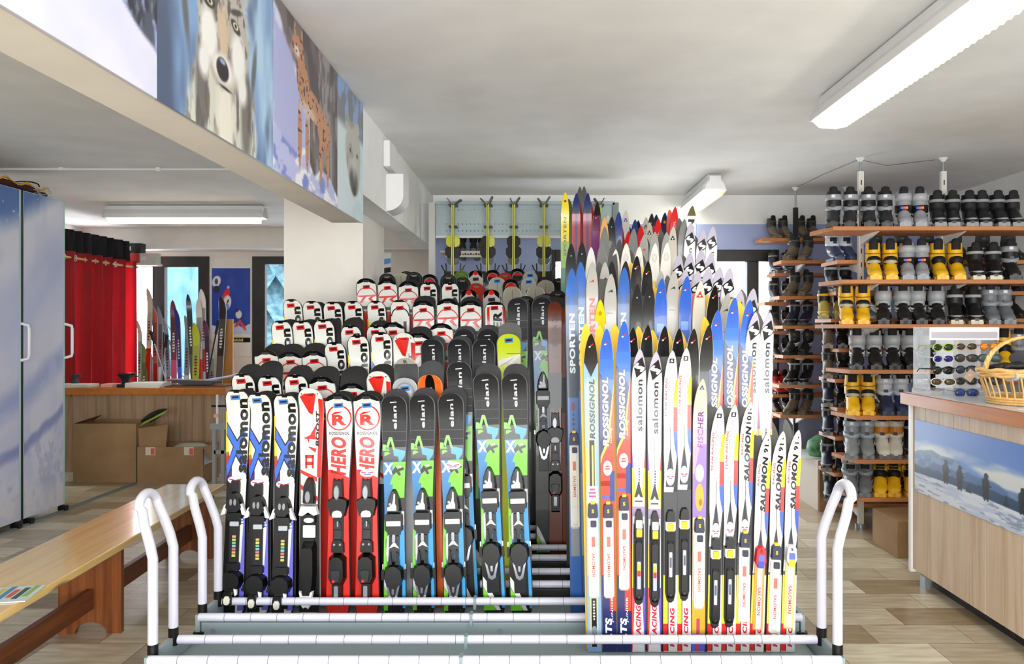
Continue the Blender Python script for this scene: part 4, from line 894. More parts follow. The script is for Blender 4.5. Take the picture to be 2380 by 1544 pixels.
def d_lime(s): lab_(s, LB, .032); s.poly([(-.055, .135), (.055, .10), (.055, .15), (.0, .17), (-.02, .152), (-.055, .165)], ink((.80, .79, .74)), 3); s.strip(.098, .1, -.2, 1, BK, 4)
def d_darkred(s): s.strip(.0005, .02, -1, 1, BK, 1); s.strip(.03, .05, -.6, .6, RD, 2); s.ring(0, .06, .04, .04, .005, ink((.6, .6, .6)), 3)
def d_dark(s): s.ring(0, .05, .045, .042, .004, ink((.35, .35, .36)), 3); s.poly([(-.02, .02), (.02, .02), (.015, .03), (-.015, .03)], ink((.55, .5, .4)), 3)
def d_brown(s): s.text('!ROSSIGNOL', 0, .32, .03, ink((.30, .28, .26)), 1, .26, 3); s.strip(.4, .6, -1, 1, BK, 2); s.strip(.6, .9, -.2, .4, BK, 3)
def d_mark(s): s.text('!R', 0, .10, .03, BK, 0, .035, 3, .3); lab_(s, LB, .03)
AD = {  # design -> maker, description, label of partner base
 'sal': (a_sal(LR), 'white alpine ski with black rim, red tag, black lettering'),
 'salb': (a_sal(LB), 'white alpine ski with blue cross and blue tag'),
 'saln': (a_saln, 'white alpine ski with black arc and diagonal stroke'),
 'hero': (a_hero2, 'white alpine ski with black tip, red arc and red tag'),
 'herob': (a_hero(LB), 'red and white alpine ski, blue tag over R in circle'),
 'herobs': (a_hero(LB, 1), 'red and white alpine ski with oval sticker below lettering'),
 'team': (a_team(), 'white and red alpine ski with red triangle at the tip'),
 'elan': (a_elan(), 'charcoal alpine ski with white lettering, green and blue graphic'),
 'elans': (a_elan('100', True), 'charcoal green alpine ski with an oval sticker over its graphic'),
 'elan110': (a_elan('110'), 'taller charcoal alpine ski marked 110 with green blue graphic'),
 'wing': (a_simple((.80, .79, .76), (.3, .3, .3), d_wing), 'pale alpine ski with black wings and red spot at tip'),
 'beige': (a_simple((.70, .69, .62), (.85, .84, .80), d_beige), 'beige alpine ski with blue tag and dark centre line'),
 'beigep': (a_simple((.66, .64, .57), (.86, .84, .80), d_beigeplain), 'plain beige alpine ski with dark centre line'),
 'er': (a_simple(KW, (.3, .3, .3), d_er), 'white alpine ski with red edge stripe and black ER letters'),
 'silver': (a_simple((.66, .65, .58), (.8, .8, .78), d_silver), 'grey alpine ski with pale tip bearing a dark R'),
 'ring': (a_simple((.72, .73, .74), (.85, .85, .85), d_ring), 'silver alpine ski with a ring around its tip'),
 'orange': (a_simple((.93, .42, .14), (.9, .6, .4), d_orange), 'orange alpine ski with black centre stripe'),
 'lime': (a_simple((.84, .90, .16), (.6, .6, .4), d_lime, (.125, .090, .10)), 'lime yellow alpine ski with blue tag and pointed tip'),
 'darkred': (a_simple((.16, .15, .15), (.3, .3, .3), d_darkred), 'dark alpine ski with red mark at the tip'),
 'dark': (a_simple((.13, .13, .13), (.35, .35, .35), d_dark), 'black alpine ski with thin grey ring at the tip'),
 'green': (a_simple((.38, .55, .16), (.3, .4, .2), d_dark), 'green tipped alpine ski'),
 'red': (a_simple((.76, .20, .14), (.5, .2, .15), d_dark), 'red tipped alpine ski'),
 'brown': (a_simple((.50, .22, .11), (.3, .2, .15), d_brown, (.085, .07, .08)), 'tall rust brown alpine ski'),
 'mark': (a_simple((.72, .72, .68), (.3, .3, .3), d_mark), 'pale grey alpine ski with dark R and blue tag'),
}
ORD = ['', 'first', 'second', 'third', 'fourth', 'fifth', 'sixth', 'seventh', 'eighth', 'ninth', 'tenth', 'eleventh', 'twelfth', '13th', '14th', '15th', '16th', '17th', '18th', '19th', '20th', '21st', '22nd', '23rd', '24th']
ABIND = {'elan': (.42, BELAN), 'elans': (.42, BELAN), 'elan110': (.42, BELAN), 'salb': (.405, BSAL, .93), 'herob': (.375, BROS), 'herobs': (.375, BROS), 'team': (.40, BLOOK)}
# rows: (row words, foot depth, lean back, [(tip px, tip py, foot px or None, design, rear (dx, dpy) or None, binding?)])
PB = {'elan': ((.23, .23, .24), (.55, .55, .55)), 'silver': ((.28, .28, .29), (.6, .6, .6)), 'orange': ((.26, .26, .27), (.6, .6, .6)), 'lime': ((.38, .38, .37), (.7, .7, .68)), 'team': ((.08, .08, .08), (.9, .9, .88))}
AR = [('front row', 3.47, .05, [
  (557, 905, 541, 'salb', (8, -2), 1), (607, 913, 597, 'salb', (6, -3), 1), (668, 915, 655, 'salb', (6, -3), 1), (725, 903, 718, 'team', None, 1), (790, 914, 786, 'herob', (2, -4), 1), (855, 914, 853, 'herobs', (2, -4), 1),
  (917, 918, 917, 'elan', (2, -14), 1), (982, 914, 984, 'elan', (5, -12), 1), (1048, 912, 1057, 'elans', (5, -12), 1), (1129, 867, 1149, 'elan110', (5, -22), 1), (1195, 867, 1212, 'elan110', (4, -22), 1)]),
 ('second row', 3.575, .06, [
  (570, 868, 566, 'sal', (10, -22), 0), (630, 873, 628, 'sal', (-4, -36), 0), (692, 871, 690, 'sal', (4, -22), 0), (752, 876, 752, 'hero', (4, -27), 0), (822, 892, 822, 'hero', (0, -42), 0), (882, 862, 880, 'team', (6, -17), 0),
  (943, 878, 946, 'ring', None, 0), (945.5, 832, 948, 'silver', None, 0), (1001, 871, 1008, 'orange', (0, -33), 0), (1067, 842, 1086, 'elan', None, 1)]),
 ('third row', 3.90, .07, [
  (623, 815, 623, 'hero', (14, -18), 0), (678, 818, 678, 'hero', (-2, -20), 0), (733, 817, 733, 'hero', (-4, -21), 0), (782, 796, 782, 'sal', None, 0), (835, 779, 835, 'sal', None, 0), (888, 773, 890, 'sal', None, 0),
  (940, 775, 940, 'team', None, 0), (975, 776, 975, 'hero', (0, -18), 0), (1006, 788, 1008, 'elan', (3, -8), 0), (1067, 788, 1070, 'elan', (3, -8), 0), (1124, 788, 1128, 'elan', None, 0), (1183, 777, 1190, 'lime', (2, -28), 0)]),
 ('fourth row', 4.0, .09, [
  (658, 747, 658, 'sal', (10, -7), 0), (706, 747, 706, 'sal', (10, -7), 0), (756, 745, 756, 'sal', (10, -6), 0), (818, 757, 818, 'sal', (2, -20), 0), (878, 757, 878, 'sal', (4, -14), 0), (915, 752, 915, 'hero', None, 0), (1027, 753, 1027, 'hero', None, 0),
  (1079, 766, 1082, 'elan', (2, -10), 0), (1134, 766, 1138, 'elan', (2, -12), 0), ]),
 ('fifth row', 4.36, .09, [
  (683, 697, 683, 'sal', None, 0), (728, 701, 728, 'sal', (5, -1), 0), (776, 703, 776, 'sal', (8, -3), 0), (824, 702, 824, 'sal', None, 0), (877, 701, 877, 'sal', None, 0), (931, 699, 931, 'saln', None, 0),
  (985, 701, 985, 'hero', (1, -15), 0), (1041, 696, 1041, 'hero', (0, -5), 0), (1095, 701, 1095, 'hero', (0, -14), 0), (1150, 703, 1150, 'er', (0, -3), 0), (1203, 694, 1208, 'elan', (4, -4), 1), (1259, 692, 1267, 'elan', (3, -9), 1), (1289, 702, 1292, 'brown', (4, -14), 1), (1316, 716, 1318, 'brown', (-2, -6), 0)]),
 ('sixth row', 4.80, .09, [
  (853, 650, 853, 'hero', None, 0), (902, 651, 902, 'hero', None, 0), (950, 657, 950, 'hero', (2, -9), 0), (997, 659, 997, 'sal', (4, -6), 0), (1047, 659, 1047, 'sal', None, 0), (1091, 675, 1091, 'wing', None, 0), (1143, 675, 1143, 'wing', None, 0),
  (1191, 668, 1191, 'beigep', None, 0), (1245, 667, 1245, 'beigep', None, 0), (1222, 690, 1226, 'dark', None, 0), (1270, 684, 1272, 'dark', None, 0), (1296, 678, 1300, 'dark', None, 0), (1322, 690, 1326, 'brown', None, 0)]),
 ('seventh row', 5.22, .09, [
  (902, 638, 902, 'dark', None, 0), (934, 637, 934, 'beigep', (4, -3), 0), (964, 634, 964, 'dark', None, 0), (1000, 640, 1000, 'darkred', None, 0), (1043, 640, 1043, 'dark', None, 0), (1076, 646, 1076, 'dark', None, 0), (1108, 660, 1108, 'red', None, 0), (1156, 647, 1156, 'beige', None, 0),
  (1188, 652, 1188, 'darkred', None, 0), (1229, 646, 1229, 'mark', None, 0), (1268, 653, 1268, 'beigep', None, 0)]),
 ('eighth row', 5.62, .09, [
  (946, 632, 946, 'dark', None, 0), (1074, 631, 1074, 'green', None, 0), (1106, 631, 1106, 'wing', None, 0), (1145, 629, 1145, 'darkred', None, 0), (1174, 635, 1174, 'red', None, 0), (1203, 626, 1203, 'darkred', None, 0), (1232, 632, 1232, 'mark', None, 0), (1265, 645, 1265, 'dark', None, 0), (1299, 648, 1299, 'dark', None, 0)]),
]
for rn, Y0, lean, items in AR:
    items = sorted(items, key=lambda q: q[0]); n = len(items)
    for i, (tx, ty, fx, des, rear, bd) in enumerate(items):
        jit = .036 if des == 'silver' else .012*(i % 2) if Y0 > 3.9 else .006*(i % 2)
        foot = Vector((XP(fx, Y0), Y0+jit, TRAY)); tip = W(tx, ty, Y0+jit+lean); mk, desc = AD[des]
        pos = 'leftmost' if i == 0 else 'rightmost' if i == n-1 else ORD[i+1]+' from the left'
        lab = '%s, %s, %s' % (desc, pos.replace(' from the left', ' from left'), rn)
        bs = ABIND.get(des if not (des in ('elan',) and 0) else des) if bd else None
        if bd and bs is None: bs = (.62, BROS)
        place('alpine_ski', lab, 'ski', 'alpine skis in the %s' % rn, des, mk, foot, tip, random.uniform(-.04, .04), bs)
        if rear:
            f2 = foot+Vector((rear[0]*.3/F*Y0, .021, 0)); t2 = W(tx+rear[0], ty+rear[1], Y0+jit+lean+.03)
            base, rim = PB.get(des, ((.09, .09, .095), (.16, .16, .16)))
            if des.startswith('elan'): base, rim = PB['elan']
            ws = SB if des.startswith('hero') else (.118, .088, .104)
            place('alpine_ski', 'dark-based rear ski behind the %s ski, alpine %s' % (pos.replace(' from the left', '-from-left'), rn), 'ski', 'rear skis of the alpine %s' % rn,
                  ('p', base, ws), lambda L, base=base, rim=rim, ws=ws: partner('alp', L, ws, M(base, .6), M(rim, .4)), f2, t2, 0, None, True)

# ---------------- cross-country designs
XW = (.058, .054, .056)
def swish(s, d=.055, c=RD):
    s.poly([(-.008, d+.004), (.006, d-.006), (.011, d-.006), (.0, d+.004)], c, 4); s.poly([(-.010, d+.006), (-.003, d+.001), (.0, d+.005), (-.004, d+.010)], ink((.92, .92, .95)), 4)
def tri(s, d, c, k=.012):
    s.poly([(-k, d+k*.8), (0, d-k), (k, d+k*.8)], c, 4); s.poly([(-k*.45, d+k*.1), (k*.45, d+k*.1), (0, d+k*.75)], ink((.9, .9, .88)), 5)
def fang(s, d, c): s.poly([(-.016, d+.008), (.006, d-.008), (.010, d+.006), (.0, d+.002)], c, 4)
def x_ross(L):
    s = Ski('xc', L, XW); s.body(ink((.17, .38, .78)), ink((.70, .72, .75)), ink((.95, .78, .2))); nvy = ink((.09, .13, .38)); rd = ink((.90, .22, .10)); yl = ink((.93, .82, .25))
    cols = [(.13, .28, .66), (.16, .40, .82), (.18, .46, .88)]
    swish(s); s.strip(.12, .20, -1, 1, ink((.15, .42, .84)), 1); s.strip(.17, .60, lambda t: -1, lambda t: -1+2*min(1, t*4.5), nvy, 2, 12)
    s.strip(.215, .62, lambda t: 1-.85*min(1, t*2.2)-1.15*sstep(t, .5, .75), 1, yl, 3, 14); s.strip(.225, .62, lambda t: 1-.55*min(1, t*2.2)-1.45*sstep(t, .5, .8), 1, rd, 4, 14)
    s.strip(.60, .66, -1, 1, rd, 4); s.strip(.56, .68, .3, 1, ink((.15, .2, .55)), 5); s.ellipse(.0, .55, .018, .030, ink((.93, .85, .88)), 6); s.marks(.54, .56, 0, .02, rd, 2, 7)
    s.text('!ROSSIGNOL', -.004, .462, .0245, BK, 1, .272, 6, .22); s.text('!ROSSIGNOL', -.0055, .464, .0235, ink((.96, .97, 1)), 1, .272, 7, .22); s.text('touring', .0155, .452, .009, ink((.9, .8, .85)), 1, .06, 7)
    if L > .8:
        s.strip(.67, L-.21, -1, 1, rd, 2); s.strip(L-.30, L-.002, -1, 1, nvy, 3); s.strip(L-.30, L-.16, .1, 1, rd, 4); s.text('JUNIOR', .012, L-.115, .010, ink((.92, .92, .95)), 1, .10, 6); s.text('!LTS', -.003, L-.045, .026, ink((.92, .94, .98)), 1, .085, 6, .2)
    return s
def x_rossk(L):
    s = Ski('xc', L, XW); lb = ink((.52, .68, .90)); s.body(lb, ink((.80, .80, .78)), ink((.95, .78, .2))); s.strip(.0, .115, -1, 1, BK, 1); s.strip(.115, .17, lambda t: -.9+.9*t, lambda t: .9-.9*t, BK, 1); swish(s, .045)
    s.strip(.17, L-.02, -.55, .55, ink((.86, .76, .45)), 1); s.strip(.17, L-.02, -.36, .36, BK, 2); s.strip(.17, .42, -.36, .36, lb, 3); s.strip(.45, L-.3, lambda t: -.9, lambda t: -.6, ink((.95, .8, .3)), 2)
    s.text('!ROSSIGNOL', .003, .415, .022, BK, 1, .235, 5, .22); s.strip(.44, .62, -.05, .2, ink((.86, .76, .45)), 4)
    s.marks(L-.20, L-.12, 0, .009, ink((.8, .8, .8))); s.ellipse(0, L-.08, .011, .022, ink((.5, .55, .6)), 5)
    s.poly([(-.022, .60), (.022, .60), (.022, .665), (-.022, .665)], ink((.95, .92, .95)), 6); s.marks(.61, .65, 0, .03, ink((.75, .3, .5)), 3, 7)
    return s
def x_salbig(L):
    s = Ski('xc', L, (.060, .050, .054)); s.body(ink((.93, .93, .95)), ink((.75, .75, .77)), M((.36, .36, .35), .6)); s.strip(0, .075, -1, 1, ink((.76, .73, .80)), 1); s.slogo(.070)
    s.text('salomon', .003, .325, .024, ink((.14, .14, .16)), 1, .205, 4); s.strip(.33, .58, -.03, .03, ink((.55, .52, .62)), 3); s.marks(.47, .545, .003, .005, ink((.3, .3, .33)))
    s.strip(.36, .50, -1, lambda t: -1+.32*t, ink((.45, .35, .80)), 2); s.strip(.36, .50, lambda t: 1-.32*t, 1, ink((.88, .30, .25)), 2); s.strip(.47, .66, -1, lambda t: -.75+.25*math.sin(t*3), ink(KY), 3); s.strip(.47, .66, lambda t: .75-.25*math.sin(t*3), 1, ink(KY), 3)
    s.poly([(0, .52), (.017, .585), (-.017, .585)], ink((.14, .14, .22)), 5); s.poly([(-.008, .585), (0, .57), (.008, .585)], ink((.7, .72, .78)), 6); s.strip(.585, .62, -.85, .85, ink((.93, .93, .95)), 6); s.strip(.597, .603, -.6, .6, ink((.2, .2, .25)), 7); s.strip(.62, .66, -1, 1, ink((.62, .55, .68)), 5)
    if L > .8:
        s.strip(L-.42, L-.15, -1, -.7, ink(KY), 3); s.strip(L-.25, L-.003, lambda t: -1, lambda t: -.5-.4*t, ink((.85, .25, .2)), 4); s.strip(L-.25, L-.003, lambda t: .5+.4*t, 1, ink((.40, .30, .75)), 4); s.text('!RACING', -.001, L-.05, .019, ink((.85, .12, .18)), 1, .13, 5, .2)
    return s
def x_salteam(num=None):
    def f(L):
        s = Ski('xc', L, XW); s.body(ink((.92, .92, .92)), ink((.22, .22, .24)), M((.36, .36, .35), .6))
        if num:
            s.text(num, .002, .088 if num == '101' else .082, .0175, BK, 1, .045 if num == '101' else .032, 4); s.ellipse(.004, .030, .002, .004, BK, 4); s.text('!SALOMON', .004, .318, .0215, BK, 1, .215, 4, .25)
            s.text('RACING', -.0165, .215, .008, ink((.85, .2, .2)), 1, .085, 4)
        else:
            s.poly([(-.009, .032), (.009, .032), (.009, .050), (-.009, .050)], BK, 4); s.text('!S', 0, .041, .011, ink((.97, .97, .97)), 0, .011, 5); s.strip(.055, .11, lambda t: -.5+.45*t, lambda t: .5-.45*t, ink((.80, .77, .82)), 3)
            s.text('!SALOMON', .002, .305, .022, ink((.66, .64, .68)), 1, .200, 4); s.text('!SALOMON', .002, .3045, .0165, ink((.96, .96, .97)), 1, .198, 5)
            s.text('TEAM RACING', -.0175, .265, .0085, ink((.80, .25, .28)), 1, .155, 4, .2)
        s.strip(.115, .225, lambda t: .42+.25*(1-t)**2, 1, ink((.96, .88, .16)), 2); s.strip(.225, .32, .42, 1, ink((.88, .22, .20)), 2); s.strip(.32, .42, lambda t: .42+.5*t*t, 1, ink((.25, .38, .85)), 2); s.strip(.42, .56, lambda t: .92-.5*t, 1, BK, 2)
        s.strip(.29, .53, -.035, .035, BK, 3); s.poly([(0, .38), (.016, .50), (.018, .54), (-.018, .54), (-.016, .50)], ink((.20, .20, .24)), 3)
        s.strip(.40, .56, -1, lambda t: -.96+.12*math.sin(t*3.1), BK, 3)
        sticker(s, .50, 0, .017, .034)
        s.strip(.56, L-.2, -1, 1, ink((.22, .22, .24)), 3)
        if L > .7:
            s.strip(L-.30, L-.11, -1, -.3, ink((.93, .88, .2)), 4); s.strip(L-.11, L-.004, -1, -.3, ink((.88, .14, .12)), 4); s.strip(L-.30, L-.004, -.34, -.24, BK, 5); s.strip(L-.30, L-.004, -.24, 1, ink((.92, .92, .92)), 4); s.text('!RACING', .008, L-.02, .018, ink((.85, .12, .18)), 1, .15, 5, .2)
        return s
    return f
def x_fisch(L):
    s = Ski('xc', L, (.056, .052, .052)); s.body(ink((.88, .83, .73)), ink((.80, .74, .62)), M((.8, .7, .5), .5)); tri(s, .035, ink((.32, .35, .55)), .010)
    s.strip(.14, .24, -1, 1, ink((.84, .76, .84)), 1); s.strip(.20, .32, lambda t: -1, 1, ink((.80, .60, .90)), 2); s.strip(.26, .55, -1, 1, ink((.58, .45, .88)), 3); s.strip(.24, .38, -1, lambda t: .2-t, ink((.95, .60, .80)), 4)
    s.text('FISCHER', .002, .275, .022, ink((.50, .25, .50)), 1, .145, 5, .1); s.ellipse(0, .375, .017, .035, ink((.97, .78, .88)), 6); s.ellipse(.0, .47, .017, .055, ink((.96, .66, .18)), 6); s.ellipse(.004, .49, .006, .014, ink((.85, .35, .15)), 7)
    s.strip(L-.2, L-.07, -1, 1, ink((.86, .66, .18)), 4); s.strip(L-.07, L-.003, -1, 1, ink((.35, .38, .85)), 4); s.strip(L-.13, L-.003, -.3, .2, ink((.75, .25, .40)), 5); return s
def x_sport(L):
    s = Ski('xc', L, (.058, .052, .054)); b = ink((.20, .40, .72)); s.body(b, ink((.45, .50, .58)), M((.3, .3, .3), .6)); dk = ink((.22, .27, .36))
    s.strip(.12, .45, -.95, -.35, ink((.28, .38, .52)), 1); s.strip(.12, .45, .35, .95, ink((.28, .38, .52)), 1); s.strip(.30, .60, -.9, .9, dk, 2); s.text('!SPORTEN', 0, .47, .026, ink((.86, .90, .93)), 1, .27, 5)
    s.strip(.58, .95, lambda t: -.9+.5*t, lambda t: .9-.5*t, ink((.30, .45, .72)), 3); s.ellipse(0, .62, .008, .02, ink((.5, .25, .35)), 5); s.marks(.65, .80, 0, .010, dk); s.strip(.95, L-.25, -.7, .7, ink((.55, .58, .60)), 3); return s
def x_sportg(L):
    s = Ski('xc', L, XW); s.body(ink((.68, .67, .64)), ink((.55, .55, .54)), M((.3, .3, .3), .6)); fang(s, .085, ink((.85, .20, .22))); s.text('!SPORTEN', 0, .43, .026, ink((.80, .18, .22)), 1, .27, 4); return s
def x_pl(c, rim=None, deco=None, w=XW):
    def f(L):
        s = Ski('xc', L, w); s.body(ink(c), ink(rim or (.6, .6, .6)), M((.36, .36, .35), .6))
        if deco: deco(s)
        return s
    return f
def g_fang(s): fang(s, .075, ink((.2, .2, .22))); s.poly([(-.014, .17), (.012, .172), (.012, .175), (-.014, .174)], ink((.4, .4, .4)), 3)
def g_fangr(s): fang(s, .085, ink((.85, .25, .25)))
def g_ros(s): swish(s, .05)
def g_ros2(s): swish(s, .055); s.strip(.2, .24, -.6, .5, ink((.45, .65, .95)), 3); s.strip(.35, .6, -1, lambda t: -1+2*t, ink((.10, .14, .40)), 3)
def g_ring(s): s.ring(0, .07, .012, .020, .002, ink((.72, .70, .68)), 3); s.ring(0, .07, .007, .012, .002, ink((.78, .76, .73)), 3)
def g_tri(s): tri(s, .06, ink((.85, .25, .22)), .016); s.strip(.3, .5, -1, 1, ink((.93, .72, .62)), 2)
def g_trik(s): tri(s, .06, ink((.2, .2, .25)), .014)
def g_trib(s): tri(s, .06, ink((.25, .28, .65)), .014); s.strip(.35, .4, -1, 1, ink((.8, .3, .3)), 2)
def g_sbig(s): s.strip(0, .075, -1, 1, ink((.76, .73, .80)), 1); s.slogo(.085, .95); s.text('salomon', .003, .34, .024, ink((.14, .14, .16)), 1, .205, 4)
def g_yell(s): s.ellipse(0, .055, .009, .008, ink((.75, .2, .12)), 3); s.strip(.13, .145, -1, 1, ink((.9, .75, .5)), 3); s.text('SPORTEN', 0, .42, .02, ink((.45, .42, .40)), 1, .26, 3, .2); s.strip(.32, .75, -1, 1, ink((.62, .78, .35)), 1); s.strip(.5, L_(s), -1, 1, ink((.30, .58, .45)), 2); s.strip(.6, 1.0, .1, .35, ink(KY), 3)
def g_bred(s): s.strip(.10, .16, lambda t: -1+t, lambda t: 1-t, BK, 1); s.strip(.13, .5, -1, -.3, ink((.72, .18, .22)), 2); s.strip(.13, .5, .3, 1, ink((.72, .18, .22)), 2); s.strip(.13, .45, -.3, .3, ink((.35, .25, .45)), 2); s.marks(.46, .66, 0, .022, ink((.80, .80, .78)), 9)
def g_purp(s): s.strip(0, .06, -1, 1, ink((.12, .08, .1)), 1); swish(s, .07); s.strip(.16, .5, -1, 1, ink((.55, .18, .52)), 1); s.strip(.38, .6, -1, 1, ink((.65, .30, .65)), 2)
def g_redl(s): s.text('ROSSIGNOL', 0, .28, .012, ink((.97, .8, .8)), 1, .2, 3)
def g_blk(s): s.ellipse(0, .06, .003, .004, ink((.7, .7, .7)), 3)
def g_tall(s): s.strip(0, .06, -1, 1, ink((.42, .38, .20)), 1); s.strip(.06, .12, -1, 1, ink((.94, .94, .94)), 2); s.text('!SALOMON', 0, .50, .040, BK, 1, .42, 4); s.strip(.10, .5, .92, 1, ink((.3, .35, .7)), 3)
def g_navy(s): s.ellipse(0, .06, .008, .010, ink((.8, .6, .1)), 3)
YB_, GB_, PKB = (.96, .78, .20), (.36, .36, .35), (.95, .55, .50)
XD = {
 'rk': (x_rossk, 'black-tipped pale blue cross-country ski'), 'rb': (x_ross, 'blue and red cross-country ski with white lettering'), 'sb': (x_salbig, 'white cross-country ski with big S diamond and lilac tip'), 'st': (x_salteam(), 'white cross-country ski with small S box and coloured edge'),
 's101': (x_salteam('101'), 'white cross-country ski numbered 101'), 's91': (x_salteam('91'), 'white cross-country ski numbered 91'), 'fi': (x_fisch, 'cream and purple cross-country ski'),
 'sp': (x_sport, 'blue cross-country ski with pale vertical lettering'), 'sg': (x_sportg, 'grey cross-country ski with red vertical lettering'), 'blk': (x_pl((.06, .06, .065), (.9, .9, .9), g_ros), 'black-tipped cross-country ski with small red mark'),
 'dk': (x_pl((.16, .16, .17), (.35, .35, .35), g_blk), 'matt dark grey cross-country ski'), 'blu': (x_pl((.17, .38, .80), (.6, .62, .65), g_ros2), 'bright blue cross-country ski with small red mark'), 'gr': (x_pl((.70, .69, .67), (.85, .84, .82), g_fang), 'light grey cross-country ski with black fang mark'),
 'grr': (x_pl((.66, .65, .64), (.9, .9, .88), g_fangr), 'grey cross-country ski with small red fang mark'), 'gp': (x_pl((.50, .50, .49), (.62, .62, .6)), 'plain mid grey cross-country ski'), 'gd': (x_pl((.36, .36, .35), (.5, .5, .5)), 'plain dark grey cross-country ski'),
 'wh': (x_pl((.92, .90, .86), (.80, .78, .74), g_ring), 'ivory cross-country ski with faint ring at the tip'), 'tri': (x_pl((.88, .85, .79), (.8, .78, .7), g_tri), 'cream cross-country ski with red triangle'), 'trk': (x_pl((.78, .76, .70), (.7, .7, .65), g_trik), 'beige cross-country ski with black triangle'),
 'trb': (x_pl((.82, .80, .77), (.75, .75, .72), g_trib), 'pale cross-country ski with blue triangle'), 'ss': (x_pl((.93, .93, .94), (.75, .75, .76), g_sbig, (.066, .06, .06)), 'white ski with lilac tip and large S diamond'), 'ye': (x_pl((.95, .86, .14), (.45, .48, .3), g_yell), 'tall yellow to green cross-country ski'),
 'yp': (x_pl((.95, .84, .12), (.7, .7, .3), g_navy), 'plain yellow cross-country ski'), 'br': (x_pl((.16, .20, .42), (.4, .2, .2), g_bred), 'tall blue-tipped red cross-country ski'), 'pu': (x_pl((.45, .12, .32), (.85, .75, .7), g_purp), 'purple cross-country ski'),
 'rl': (x_pl((.86, .14, .15), (.7, .2, .2), g_redl), 'red-tipped cross-country ski with pale lettering'), 'nv': (x_pl((.10, .14, .30), (.2, .2, .3), g_navy), 'navy cross-country ski'), 'bl2': (x_pl((.18, .25, .52), (.3, .3, .4)), 'plain blue cross-country ski'), 'or': (x_pl((.93, .70, .40), (.7, .6, .4)), 'pale orange cross-country ski'),
 'tall': (x_pl((.94, .94, .94), (.6, .6, .6), g_tall, (.07, .07, .07)), 'tall white ski with black lettering and olive tip'), 'wt': (x_pl((.90, .89, .86), (.8, .78, .75)), 'plain white cross-country ski'),
}
